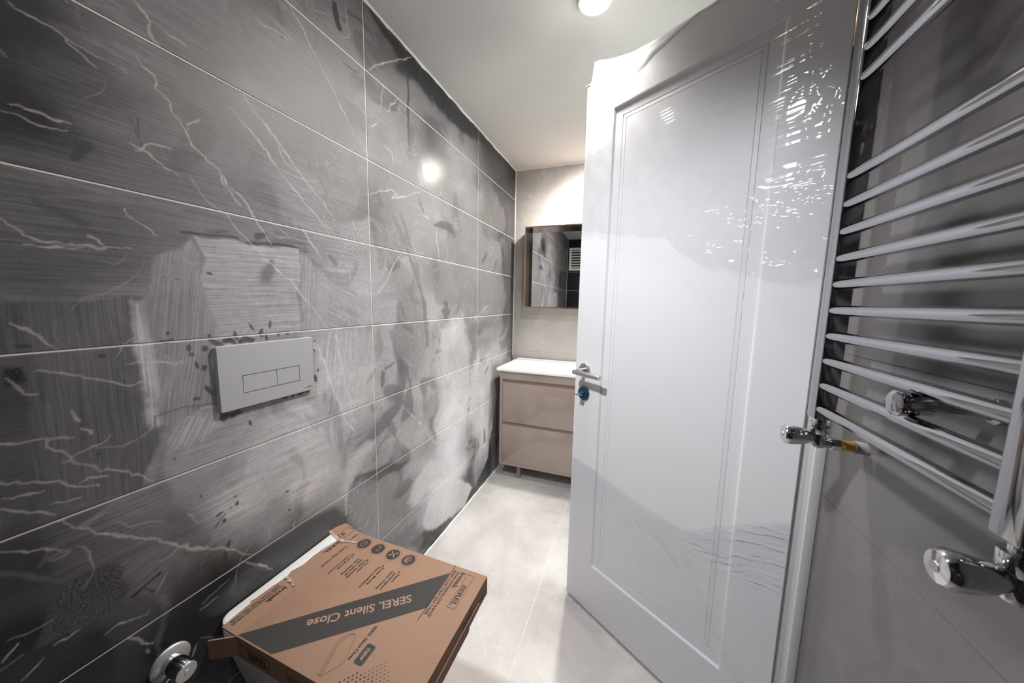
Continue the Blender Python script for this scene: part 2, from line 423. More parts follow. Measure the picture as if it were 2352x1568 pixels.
POLYS = [([(0.2282, 1.2867), (0.3851, 1.2925), (0.3826, 1.2617), (0.3828, 1.0174), (0.3523, 0.8917), (0.2303, 0.9363), (0.2243, 1.0639)], 0.185, 0.9, 0.0034, 90, 0), ([(0.3671, 1.2794), (0.3853, 1.2793), (0.3859, 1.0211), (0.3714, 1.0196)], 0.831, 0.9, 0.006, 90, 0), ([(0.229, 1.2867), (0.2438, 1.2797), (0.2375, 0.9401), (0.2243, 0.9439)], 0.14, 0.8, 0.0062, 90, 0), ([(0.3996, 1.3503), (0.4119, 1.3781), (0.4741, 1.4288), (0.49, 1.3191), (0.4915, 1.0489), (0.3896, 1.0149)], 0.414, 0.9, 0.0035, 80, 0), ([(0.4784, 1.4343), (0.7344, 1.4384), (0.7131, 1.2009), (0.4984, 1.2017), (0.492, 1.2891)], 0.562, 0.9, 0.0029, 2, 0), ([(0.7333, 1.4194), (0.7651, 1.4299), (0.787, 1.2022), (0.7341, 1.1993)], 0.49, 0.8, 0.0051, 85, 0), ([(0.7959, 1.3602), (1.0068, 1.2939), (1.0217, 1.2193), (0.8265, 1.1778), (0.7881, 1.223)], 0.535, 0.7, 0.0068, -25, 0), ([(0.754, 1.1638), (0.8444, 1.1909), (1.0249, 1.1855), (1.0193, 0.9367), (0.814, 0.9437), (0.7866, 1.0536)], 0.742, 0.6, 0.0109, 80, 0), ([(0.385, 1.0021), (0.435, 1.024), (0.4947, 1.0316), (0.5109, 0.9988), (0.463, 0.9613), (0.3993, 0.9568)], 0.65, 0.6, 0.0113, 60, 0), ([(0.1991, 0.6898), (0.2457, 0.787), (0.3038, 0.7619), (0.3232, 0.6968), (0.3019, 0.667), (0.2516, 0.6785)], 0.097, 0.95, 0.0031, None, 1), ([(0.2543, 0.648), (0.268, 0.6477), (0.2732, 0.6087), (0.2816, 0.5698), (0.2755, 0.5324), (0.2601, 0.5558)], 0.009, 0.9, 0.0068, None, 1), ([(0.3497, 0.6942), (0.3718, 0.7489), (0.3628, 0.6088), (0.3491, 0.4927), (0.3412, 0.5018), (0.3479, 0.6019)], 0.133, 0.85, 0.0048, 90, 0), ([(0.3038, 0.7619), (0.3908, 0.7559), (0.4206, 0.7345), (0.3697, 0.6772), (0.3574, 0.6139), (0.3293, 0.6915)], 0.263, 0.7, 0.008, 20, 0), ([(1.4357, 1.654), (1.5024, 1.6933), (1.6229, 1.7113), (1.646, 1.6615)], 0.077, 0.9, 0.0041, None, 0), ([(1.0401, 1.5551), (1.2657, 1.6183), (1.2626, 1.5061), (1.0574, 1.4115)], 0.313, 0.7, 0.0048, 10, 0), ([(1.3955, 1.4635), (1.493, 1.5812), (1.7193, 1.6779), (1.9442, 1.7212), (2.3084, 1.7145), (2.4162, 1.2735), (1.449, 1.2763)], 0.253, 0.75, 0.0062, 30, 0), ([(2.1312, 2.3245), (2.5949, 2.3272), (2.5883, 2.0958), (2.3153, 1.9598), (2.1759, 2.066), (2.1202, 2.2123)], 0.09, 0.9, 0.0106, None, 0), ([(2.4256, 2.0506), (2.6087, 2.1015), (2.6418, 0.8302), (2.484, 0.854)], 0.114, 0.7, 0.0123, 90, 0), ([(1.0203, 2.3212), (1.0936, 2.3201), (1.4647, 2.3217), (1.9343, 2.3153), (2.5949, 2.3272), (2.6008, 2.2313), (2.1327, 2.2713), (1.8768, 2.2412), (1.7182, 2.2171), (1.5816, 2.2065), (1.4631, 2.2167), (1.2971, 2.2337), (1.1621, 2.2712), (1.0499, 2.3024)], 0.032, 0.95, 0.0084, None, 0), ([(1.2009, 2.2889), (1.3142, 2.3121), (1.4647, 2.3217), (1.6477, 2.3018), (1.603, 2.2065), (1.4266, 2.1978), (1.2967, 2.2164), (1.1719, 2.1923)], 0.034, 0.9, 0.0128, None, 0), ([(1.0305, 2.0929), (1.1596, 2.2004), (1.2967, 2.2164), (1.4629, 2.207), (1.5814, 2.1756), (1.3251, 2.1275), (1.1557, 2.0889)], 0.288, 0.7, 0.0146, -30, 0), ([(1.275, 0.0387), (1.9453, 0.006), (2.3125, 0.0133), (2.2905, 0.6146), (2.2122, 0.4345), (2.1159, 0.1708), (1.9377, 0.064), (1.6681, 0.0537), (1.4316, 0.1103), (1.2954, 0.1417), (1.2255, 0.1338)], 0.042, 0.95, 0.0116, None, 0), ([(2.159, 0.8716), (2.308, 0.8472), (2.3403, -0.0037), (2.1998, 0.0289)], 0.44, 0.7, 0.0191, 90, 0), ([(1.0081, 0.3028), (1.275, 0.0387), (1.3312, 0.0806), (1.245, 0.2335), (1.1492, 0.2435)], 0.279, 0.7, 0.0114, None, 0), ([(0.4994, 0.5669), (0.6149, 0.5881), (0.6831, 0.5902), (0.8125, 0.5847), (0.866, 0.5183), (0.9224, 0.3833), (0.8041, 0.4259)], 0.094, 0.9, 0.0106, None, 0), ([(0.6848, 0.6183), (0.7335, 0.6775), (0.8544, 0.6757), (0.8685, 0.5678), (0.7948, 0.5874)], 0.646, 0.6, 0.014, None, 0), ([(0.9083, 0.7673), (0.9493, 0.7365), (1.0311, 0.7535), (1.124, 0.7955), (1.1982, 0.8515), (1.1842, 0.8851), (1.0593, 0.8354), (0.9732, 0.7758)], 0.265, 0.85, 0.0066, None, 0), ([(0.8806, 0.6118), (0.9024, 0.6428), (0.9561, 0.642), (1.0508, 0.6144), (1.2049, 0.5553), (1.1438, 0.5393), (1.049, 0.5676), (1.0235, 0.5619), (1.0096, 0.5224), (0.963, 0.5395), (0.9757, 0.5688)], 0.141, 0.9, 0.005, None, 0), ([(0.8806, 0.6118), (0.9445, 0.6301), (1.0231, 0.5526), (1.1002, 0.5114), (1.1105, 0.4046), (0.9909, 0.3634), (0.905, 0.4759)], 0.441, 0.75, 0.0132, 70, 0), ([(1.3148, 0.1875), (1.3734, 0.2699), (1.4769, 0.285), (1.7224, 0.2075), (1.8721, 0.0684), (1.7513, 0.0029), (1.431, 0.0676), (1.3512, 0.1223)], 0.95, 0.85, 0.007, 50, 0), ([(1.199, 0.3512), (1.2502, 0.4313), (1.3971, 0.4957), (1.4787, 0.4341), (1.3752, 0.3645), (1.2994, 0.3136), (1.2303, 0.3102)], 0.917, 0.8, 0.0085, 60, 0), ([(0.7911, 0.9872), (0.8331, 0.9763), (0.8757, 0.7149), (0.8709, 0.6171), (0.8451, 0.6804), (0.8247, 0.8173)], 0.513, 0.75, 0.0072, 82, 0), ([(0.8455, 0.6884), (0.8757, 0.7149), (0.9615, 0.7629), (1.0016, 0.7379), (0.9362, 0.6867), (0.8701, 0.6007), (0.8581, 0.5571)], 0.848, 0.7, 0.0127, None, 0), ([(0.88, 1.5374), (1.0089, 1.5954), (1.0157, 1.5032), (0.9093, 1.3977), (0.8682, 1.4791)], 0.449, 0.8, 0.0085, None, 1), ([(1.0919, 1.1631), (1.185, 1.1931), (1.3885, 1.0848), (1.3625, 1.0665), (1.2796, 0.9291)], 0.367, 0.85, 0.0035, None, 1), ([(1.2616, 1.4684), (1.3921, 1.2764), (1.3885, 1.0848), (1.2086, 1.2012), (1.1309, 1.3834)], 0.371, 0.5, 0.0151, 60, 0), ([(1.4875, 1.1417), (1.7203, 1.2253), (1.8322, 1.0072), (1.7792, 0.2362), (1.4778, 0.3599), (1.4424, 0.8295)], 0.791, 0.6, 0.0316, 90, 0), ([(1.8453, 0.8676), (1.9564, 0.9916), (1.9664, 0.3936), (1.8682, 0.4314)], 0.831, 0.6, 0.0139, 90, 0), ([(0.2106, 1.1805), (0.228, 1.1737), (0.2269, 1.1485), (0.2071, 1.1425)], 0.024, 0.9, 0.0028, None, 1), ([(0.2197, 1.2798), (0.2276, 1.2798), (0.2242, 1.1994), (0.2125, 1.2011)], 0.086, 0.8, 0.0034, None, 0), ([(0.6191, 1.9766), (0.7828, 2.0157), (1.0384, 2.0328), (1.031, 1.8603), (0.7734, 1.8591), (0.6127, 1.885)], 0.322, 0.5, 0.0202, -4, 0), ([(0.3021, 1.7374), (0.406, 1.7695), (0.5496, 1.7759), (0.7676, 1.7612), (0.7654, 1.7241), (0.5287, 1.723), (0.3906, 1.7257)], 0.244, 0.6, 0.011, -3, 0), ([(0.829, 1.813), (1.029, 1.8146), (1.0238, 1.6916), (0.8543, 1.6939)], 0.36, 0.5, 0.0258, -5, 0), ([(0.7771, 1.9197), (0.8685, 1.9593), (1.0141, 1.9551), (1.0215, 1.8858), (0.8636, 1.8675)], 0.23, 0.6, 0.0169, None, 0)]  # the tall pale streak also paints in the doorway's reflection
STROKES = [([(1.1526, 1.6288), (1.2473, 1.504), (1.356, 1.2765), (1.3811, 1.0857)], 0.0224, 0.236, 0.8, 0.5), ([(1.194, 1.656), (1.2932, 1.4721), (1.3795, 1.1924)], 0.0159, 0.22, 0.7, 0.5), ([(1.2564, 2.2349), (1.257, 1.9557)], 0.0151, 0.067, 0.85, 0.4), ([(1.2764, 2.0163), (1.262, 1.9229)], 0.0388, 0.156, 0.8, 0.6), ([(0.8906, 2.2221), (0.8998, 2.1798), (0.9052, 2.1562)], 0.0165, 0.041, 0.9, 0.3), ([(0.7091, 2.0835), (0.7145, 2.0404)], 0.0109, 0.15, 0.8, 0.5), ([(0.7159, 2.0063), (0.718, 2.0013)], 0.0067, 0.137, 0.8, 0.5), ([(0.4594, 1.4382), (0.5077, 1.4418), (0.5697, 1.443)], 0.0056, 0.105, 0.9, 0.4), ([(0.5893, 1.4356), (0.6238, 1.4436), (0.6702, 1.4443), (0.7265, 1.4435)], 0.0055, 0.071, 0.9, 0.4), ([(0.5967, 1.4379), (0.6238, 1.4436)], 0.011, 0.108, 0.8, 0.4), ([(0.6119, 1.4593), (0.6366, 1.4673)], 0.0134, 0.107, 0.9, 0.3), ([(0.5211, 1.4483), (0.544, 1.4548)], 0.005, 0.133, 0.8, 0.5), ([(0.6492, 1.3969), (0.6309, 1.3487)], 0.0211, 0.164, 0.7, 0.6), ([(0.8402, 1.4331), (0.8596, 1.4144)], 0.014, 0.245, 0.8, 0.5), ([(0.3105, 1.6053), (0.3163, 1.5906), (0.3174, 1.5592)], 0.0022, 0.062, 0.8, 0.4), ([(0.3141, 1.6085), (0.3156, 1.5938)], 0.0015, 0.07, 0.8, 0.4), ([(0.3868, 1.6448), (0.3945, 1.6314), (0.4, 1.6101)], 0.0024, 0.083, 0.9, 0.4), ([(0.4009, 1.644), (0.4013, 1.6187), (0.4023, 1.5788)], 0.0025, 0.102, 0.9, 0.4), ([(0.3136, 1.5326), (0.3309, 1.5612)], 0.0119, 0.077, 0.7, 0.6), ([(0.2718, 1.4483), (0.2932, 1.4362), (0.3215, 1.4241)], 0.0156, 0.113, 0.7, 0.7), ([(0.2396, 1.4946), (0.2889, 1.4904), (0.3535, 1.4862), (0.4632, 1.4868)], 0.006, 0.305, 0.7, 0.6), ([(0.2815, 1.458), (0.4013, 1.4894), (0.4713, 1.4935)], 0.0058, 0.267, 0.6, 0.7), ([(0.2686, 0.8734), (0.3027, 0.888), (0.3628, 0.8976)], 0.0099, 0.404, 0.7, 0.6), ([(0.2131, 0.8349), (0.2278, 0.8565), (0.2633, 0.8718)], 0.0069, 0.188, 0.7, 0.6), ([(0.1798, 0.8464), (0.2411, 0.7909), (0.2935, 0.7795), (0.3234, 0.7754)], 0.0072, 0.193, 0.6, 0.6), ([(0.7764, 1.1544), (0.8648, 0.8815), (0.9107, 0.8165)], 0.0069, 0.939, 0.8, 0.5), ([(0.8737, 0.6743), (0.8597, 0.5898), (0.8584, 0.5231)], 0.0098, 0.878, 0.8, 0.6), ([(0.8436, 1.1762), (0.8649, 1.0685), (0.9118, 0.841)], 0.0059, 0.922, 0.7, 0.5), ([(1.4522, 1.4906), (1.4667, 1.4067)], 0.0423, 0.175, 0.6, 0.7), ([(1.5528, 1.276), (1.5524, 1.2183)], 0.0644, 0.156, 0.85, 0.35), ([(1.1763, 1.277), (1.1661, 1.2219)], 0.0405, 0.26, 0.7, 0.5), ([(1.0655, 0.9973), (1.0588, 0.9538)], 0.0285, 0.255, 0.85, 0.4), ([(1.0787, 1.0127), (1.1102, 1.0215), (1.1349, 1.0357)], 0.0161, 0.269, 0.85, 0.4), ([(0.9825, 0.9886), (1.0228, 1.0233)], 0.0168, 0.389, 0.6, 0.6), ([(1.9988, 1.5544), (2.0657, 1.6046)], 0.0275, 0.105, 0.8, 0.4), ([(2.231, 1.5815), (2.1937, 1.5173)], 0.0241, 0.123, 0.7, 0.5), ([(1.9545, 1.1061), (2.0552, 1.1575)], 0.0398, 0.164, 0.7, 0.5), ([(1.8596, 1.2215), (1.8792, 1.0843)], 0.0215, 0.191, 0.6, 0.6), ([(2.0504, 0.4091), (2.0597, 0.3192)], 0.0288, 0.288, 0.9, 0.4), ([(1.8268, 0.2424), (1.9021, 0.2522)], 0.0238, 0.366, 0.85, 0.4), ([(2.0631, 0.8111), (2.0992, 0.8351)], 0.0246, 0.241, 0.8, 0.5), ([(1.8799, 1.9985), (1.8908, 2.0517)], 0.0099, 0.137, 0.8, 0.5), ([(0.9275, 1.9497), (0.9452, 1.9414)], 0.022, 0.189, 0.7, 0.6), ([(0.5752, 1.7593), (0.5844, 1.7562)], 0.0161, 0.188, 0.6, 0.6), ([(0.6025, 1.7405), (0.6078, 1.7298)], 0.0146, 0.164, 0.6, 0.6), ([(0.6225, 1.6617), (0.625, 1.6521)], 0.0054, 0.091, 0.8, 0.4), ([(0.7064, 1.7233), (0.7221, 1.7126)], 0.007, 0.122, 0.7, 0.5), ([(0.7809, 1.6996), (0.7917, 1.6849)], 0.0038, 0.103, 0.8, 0.4), ([(0.815, 1.6995), (0.8297, 1.6854)], 0.0039, 0.1, 0.8, 0.4), ([(0.8135, 1.6735), (0.837, 1.6156)], 0.0039, 0.175, 0.7, 0.5), ([(0.375, 1.0059), (0.3813, 1.0418), (0.4293, 1.0512), (0.4955, 1.0423)], 0.0037, 0.185, 0.7, 0.6), ([(0.3215, 0.6764), (0.3422, 0.6853), (0.3652, 0.6936)], 0.0047, 0.031, 0.9, 0.4), ([(0.3418, 0.6805), (0.3505, 0.6604)], 0.0048, 0.051, 0.8, 0.4), ([(0.4924, 0.6769), (0.4811, 0.6552), (0.4715, 0.6148)], 0.008, 0.05, 0.8, 0.5), ([(0.4791, 0.7571), (0.486, 0.7609)], 0.0056, 0.13, 0.9, 0.4), ([(0.47, 0.734), (0.4931, 0.754)], 0.0044, 0.153, 0.8, 0.4), ([(0.9246, 2.0695), (0.9796, 2.0697)], 0.0054, 0.103, 0.8, 0.5), ([(0.9506, 2.2359), (1.0471, 2.2377), (1.0678, 2.2234)], 0.012, 0.088, 0.7, 0.6), ([(0.4409, 0.8365), (0.4429, 0.8299)], 0.0042, 0.089, 0.9, 0.4), ([(0.4093, 0.9422), (0.4113, 0.9393)], 0.0039, 0.074, 0.9, 0.4), ([(0.2995, 1.0014), (0.3005, 1.0001)], 0.0033, 0.042, 0.9, 0.4)]
BLOTS = [(0.506, 1.1851, 0.021, 0.0094), (0.5249, 1.1916, 0.0128, 0.0086), (0.5419, 1.1888, 0.0186, 0.0098), (0.5639, 1.1898, 0.0179, 0.0089), (0.5815, 1.188, 0.0103, 0.008), (0.4794, 1.1779, 0.0092, 0.0081), (0.4511, 1.1815, 0.0039, 0.0079), (0.454, 1.1681, 0.0049, 0.004), (0.4617, 1.1417, 0.004, 0.01), (0.4759, 1.132, 0.0061, 0.0082), (0.4788, 1.079, 0.0052, 0.0166), (0.4557, 1.064, 0.0091, 0.0051), (0.5065, 1.0036, 0.0131, 0.0098), (0.5256, 1.0031, 0.01, 0.0089), (0.5387, 1.0058, 0.009, 0.0056), (0.5641, 0.9669, 0.0047, 0.0082), (0.6612, 1.0106, 0.0128, 0.0051), (0.6837, 1.0111, 0.0078, 0.0078), (0.7086, 1.0114, 0.0147, 0.0067), (0.7303, 1.0127, 0.0082, 0.0055), (0.761, 1.0475, 0.007, 0.0125), (0.7717, 1.0708, 0.0042, 0.0056), (0.763, 1.1352, 0.0041, 0.0069), (0.7663, 1.1666, 0.0041, 0.0041), (0.6074, 1.1996, 0.0047, 0.007), (0.6204, 1.1901, 0.0036, 0.0107), (0.6541, 1.1955, 0.0037, 0.0074), (0.6795, 1.1971, 0.0063, 0.005), (0.632, 1.2251, 0.0048, 0.0143), (0.5839, 1.2222, 0.0034, 0.0136), (0.5448, 1.2028, 0.0044, 0.0109), (0.608, 1.2089, 0.0058, 0.0093), (0.4901, 1.2076, 0.0041, 0.0041), (0.4165, 1.2188, 0.0037, 0.0037), (0.4166, 1.2019, 0.0103, 0.0028), (0.4489, 1.1837, 0.0039, 0.0078), (0.4101, 1.2007, 0.0074, 0.0037), (0.2336, 1.2125, 0.0099, 0.0036), (0.2377, 1.212, 0.0057, 0.0029), (0.3178, 1.1834, 0.0066, 0.0041), (0.5026, 1.3519, 0.0081, 0.004), (0.4297, 1.3403, 0.0018, 0.0018), (0.4197, 1.3386, 0.0018, 0.0018), (0.4395, 1.3355, 0.0019, 0.0019), (0.4453, 1.334, 0.0019, 0.0019), (0.5188, 0.7681, 0.0046, 0.007), (0.5036, 0.7653, 0.0023, 0.0023), (0.4873, 0.7401, 0.0045, 0.0068), (0.5152, 0.7882, 0.0034, 0.0034), (0.6528, 0.6671, 0.0041, 0.0041), (0.6499, 0.7273, 0.0067, 0.004), (0.5978, 1.0917, 0.0024, 0.0024)]
VEINS = [([(0.2664, 1.7454), (0.2799, 1.7433), (0.3195, 1.7331), (0.3736, 1.7227), (0.3961, 1.7213)], 0.0008), ([(0.3195, 1.7331), (0.3258, 1.7259), (0.3441, 1.7136), (0.357, 1.7031)], 0.0013), ([(0.4152, 1.8589), (0.4381, 1.8392)], 0.0015), ([(0.4381, 1.8392), (0.439, 1.8187), (0.4433, 1.8082), (0.4541, 1.8025)], 0.0031), ([(0.4381, 1.8392), (0.4493, 1.8417), (0.457, 1.8392), (0.4758, 1.8334), (0.4977, 1.8336)], 0.0015), ([(0.4141, 1.7594), (0.4224, 1.7473), (0.4376, 1.7381), (0.4404, 1.7153), (0.4531, 1.7057), (0.4638, 1.6816), (0.4703, 1.6718)], 0.0025), ([(0.4703, 1.6718), (0.4897, 1.6319), (0.52, 1.6071), (0.5366, 1.5988), (0.5516, 1.5596), (0.5776, 1.5264)], 0.002), ([(0.5488, 1.5836), (0.5567, 1.5662)], 0.0044), ([(0.5582, 1.5617), (0.5793, 1.5508), (0.6025, 1.5224), (0.6262, 1.4787), (0.6464, 1.4428)], 0.0026), ([(0.4855, 1.6569), (0.485, 1.67), (0.5116, 1.6917)], 0.0029), ([(0.4777, 1.6534), (0.4818, 1.6482)], 0.0057), ([(0.6063, 1.7934), (0.6348, 1.7645), (0.6648, 1.7384), (0.6901, 1.7165), (0.735, 1.6694), (0.7853, 1.6262), (0.8306, 1.5873), (0.8634, 1.5505)], 0.0022), ([(0.5709, 1.7503), (0.6014, 1.7248), (0.6159, 1.7162), (0.651, 1.6827), (0.6711, 1.6598), (0.7075, 1.6223), (0.7555, 1.5813), (0.7788, 1.5636), (0.844, 1.5026)], 0.0028), ([(0.7401, 2.1007), (0.7839, 2.0575), (0.814, 2.0219), (0.8463, 1.9864), (0.8717, 1.9586), (0.9565, 1.864)], 0.0017), ([(0.5453, 1.4977), (0.5749, 1.4608), (0.5986, 1.4361), (0.6321, 1.4007), (0.6725, 1.3661), (0.6994, 1.3498), (0.7399, 1.2953), (0.8194, 1.2014)], 0.0022), ([(0.7477, 1.4972), (0.7786, 1.4579), (0.8072, 1.4221)], 0.0028), ([(0.2428, 1.0505), (0.2423, 1.0398), (0.2505, 1.0284), (0.2599, 1.0212), (0.2672, 1.009), (0.2676, 1.0022), (0.2743, 0.9924), (0.2806, 0.9877), (0.2834, 0.9838), (0.2922, 0.9805), (0.2977, 0.9675), (0.3061, 0.9677), (0.3128, 0.9591), (0.3221, 0.9509), (0.3343, 0.9439), (0.3579, 0.9196), (0.3677, 0.9067)], 0.0028), ([(0.1994, 1.0597), (0.2276, 1.0535), (0.2428, 1.0505), (0.2731, 1.0427)], 0.0011), ([(0.2672, 1.009), (0.2888, 1.0154), (0.2927, 1.018), (0.3111, 1.02), (0.318, 1.0278)], 0.0017), ([(0.2676, 1.0022), (0.2546, 0.9992)], 0.0015), ([(0.2408, 0.8971), (0.2497, 0.8894), (0.2635, 0.8751), (0.278, 0.8592), (0.2852, 0.848), (0.3093, 0.8266), (0.3465, 0.7877), (0.3613, 0.7771), (0.3865, 0.7485), (0.4301, 0.7064), (0.4847, 0.6657), (0.5433, 0.6027)], 0.0044), ([(0.5285, 0.5937), (0.5771, 0.5417), (0.595, 0.5162)], 0.0038), ([(0.1833, 0.8851), (0.2062, 0.8646), (0.2233, 0.8582), (0.2434, 0.8456)], 0.0018), ([(0.1895, 0.952), (0.2229, 0.9289), (0.2419, 0.9104)], 0.0022), ([(0.225, 1.2521), (0.2397, 1.2385), (0.257, 1.2194), (0.2696, 1.2013)], 0.003), ([(0.2419, 1.1688), (0.2774, 1.1588), (0.3166, 1.1376), (0.3519, 1.1192), (0.3882, 1.1182)], 0.0011), ([(0.1939, 0.9993), (0.2257, 0.9841), (0.2473, 0.9712), (0.2562, 0.9624), (0.2726, 0.9493), (0.2956, 0.9369)], 0.0013), ([(0.2733, 0.9575), (0.2866, 0.9591), (0.305, 0.9479)], 0.0015), ([(0.1913, 0.9718), (0.2027, 0.9644), (0.2194, 0.9626), (0.2348, 0.961)], 0.0013), ([(0.2384, 0.9347), (0.2534, 0.9315), (0.2731, 0.9251)], 0.0014), ([(1.0396, 2.1097), (1.0667, 2.1434), (1.1204, 2.1854), (1.1809, 2.2322), (1.2463, 2.2763), (1.2934, 2.3193)], 0.0045), ([(1.1101, 2.0993), (1.0968, 2.0571), (1.0903, 2.0082)], 0.0048), ([(1.1947, 2.0986), (1.1546, 2.0567), (1.1232, 2.0063)], 0.0041), ([(1.04, 1.9208), (1.0698, 1.9497)], 0.0028), ([(1.006, 1.6756), (1.0691, 1.7052), (1.1432, 1.7341), (1.1743, 1.7232), (1.1421, 1.7021), (1.2245, 1.7308), (1.3331, 1.7845)], 0.0048), ([(1.1944, 1.493), (1.1463, 1.4462), (1.1051, 1.3816), (1.049, 1.3194)], 0.0045), ([(1.1032, 1.4669), (1.0913, 1.4147)], 0.0032), ([(0.9821, 0.9802), (0.9657, 0.9587), (0.9419, 0.9063)], 0.0042), ([(1.1767, 0.8337), (1.2716, 0.7444), (1.34, 0.6816), (1.3874, 0.6118)], 0.0049), ([(0.8881, 0.8477), (0.9133, 0.8289)], 0.005), ([(0.8832, 0.8673), (0.9153, 0.9141), (0.9372, 0.941)], 0.003), ([(0.2797, 0.6375), (0.295, 0.6424), (0.3143, 0.6351), (0.3353, 0.6267), (0.3425, 0.6303)], 0.0014), ([(0.2201, 0.6748), (0.2361, 0.6782), (0.2511, 0.6782)], 0.002), ([(0.3038, 0.6004), (0.3187, 0.5785), (0.3428, 0.5485)], 0.0034), ([(0.166, 0.6971), (0.1831, 0.7132)], 0.0018), ([(0.182, 0.6502), (0.2054, 0.6639)], 0.0014), ([(0.3295, 0.547), (0.3346, 0.5329)], 0.0096), ([(0.388, 0.439), (0.3988, 0.4501), (0.4104, 0.4702)], 0.0053), ([(0.4177, 0.8017), (0.4357, 0.7683)], 0.0013), ([(0.2322, 1.4147), (0.2541, 1.3925), (0.2705, 1.3849), (0.3032, 1.3867), (0.3744, 1.39)], 0.001), ([(0.2527, 1.3771), (0.2742, 1.3762), (0.3129, 1.383), (0.345, 1.3855)], 0.0013), ([(0.3686, 1.4626), (0.3908, 1.4391), (0.4155, 1.4226)], 0.0015), ([(0.2471, 1.5769), (0.2626, 1.5764), (0.2788, 1.573), (0.2964, 1.5744), (0.3103, 1.5759)], 0.0016), ([(0.2561, 1.5909), (0.2672, 1.5915), (0.289, 1.5913), (0.3163, 1.5906)], 0.0012), ([(0.3199, 1.4047), (0.3401, 1.3927)], 0.001), ([(0.3911, 1.5903), (0.4152, 1.5824), (0.4405, 1.5641), (0.4652, 1.5596)], 0.0015), ([(0.3963, 1.5805), (0.4303, 1.6068), (0.4578, 1.6054)], 0.001), ([(0.5352, 1.2036), (0.5623, 1.1674)], 0.0013), ([(0.217, 1.1651), (0.2309, 1.1365), (0.2432, 1.1296)], 0.0013), ([(0.2723, 1.0901), (0.2782, 1.0719), (0.2813, 1.0668)], 0.0019), ([(0.2867, 1.0524), (0.2964, 1.0421)], 0.002), ([(0.4217, 1.1467), (0.4376, 1.1587)], 0.0024), ([(0.3492, 1.1595), (0.3811, 1.163), (0.4369, 1.149)], 0.0011), ([(1.4547, 1.658), (1.4919, 1.4952)], 0.0026), ([(1.8602, 1.1675), (2.0881, 1.2744)], 0.0034), ([(1.1879, 0.5068), (1.3942, 0.3303)], 0.0026), ([(1.7213, 0.7588), (1.8354, 0.6451)], 0.0033), ([(1.0997, 1.8893), (1.1483, 1.8773), (1.1596, 1.8325)], 0.0025), ([(1.4999, 2.1376), (1.5809, 2.1132)], 0.0037), ([(1.3485, 1.732), (1.3996, 1.6863), (1.3145, 1.6854)], 0.0036), ([(0.4594, 0.5529), (0.4234, 0.5508)], 0.0014), ([(0.6711, 0.6272), (0.6582, 0.5998)], 0.0026), ([(0.9704, 0.443), (0.9412, 0.4068)], 0.0034)]


def seg_dist(Y, Z, pts):
    d = np.full(Y.shape, 1e9); s = np.zeros(Y.shape)
    acc = 0.0
    for (a, b) in zip(pts[:-1], pts[1:]):
        ax, az = a; bx, bz = b
        L2 = (bx - ax) ** 2 + (bz - az) ** 2 + 1e-12
        t = np.clip(((Y - ax) * (bx - ax) + (Z - az) * (bz - az)) / L2, 0, 1)
        dd = np.hypot(Y - ax - t * (bx - ax), Z - az - t * (bz - az))
        m = dd < d
        d = np.where(m, dd, d); s = np.where(m, acc + t * math.sqrt(L2), s)
        acc += math.sqrt(L2)
    return d, s, acc

def poly_sd(Y, Z, pts):
    d, _, _ = seg_dist(Y, Z, list(pts) + [pts[0]])
    ins = np.zeros(Y.shape, bool)
    n = len(pts)
    for i in range(n):
        (x1, z1), (x2, z2) = pts[i], pts[(i + 1) % n]
        c = ((z1 > Z) != (z2 > Z)) & (Y < (x2 - x1) * (Z - z1) / (z2 - z1 + 1e-12) + x1)
        ins ^= c
    return np.where(ins, -d, d)

def near(Y, Z, pts, pad):
    ys = [p[0] for p in pts]; zs = [p[1] for p in pts]
    return (Y > min(ys) - pad) & (Y < max(ys) + pad) & (Z > min(zs) - pad) & (Z < max(zs) + pad)

rv = random.Random(11)
FINE_VEINS = []
for k in range(260):
    y, z = rv.uniform(0.1, 2.6), rv.uniform(0.0, 2.3)
    a = rv.choice([-0.9, -0.6, -0.25, 0.1, -1.2]) + rv.gauss(0, 0.25)
    pts = [(y, z)]
    for j in range(rv.randint(2, 6)):
        a += rv.gauss(0, 0.45)
        l = rv.uniform(0.008, 0.03)
        y += l * math.cos(a); z += l * math.sin(a)
        pts.append((y, z))
    FINE_VEINS.append((pts, rv.uniform(0.0007, 0.0018)))

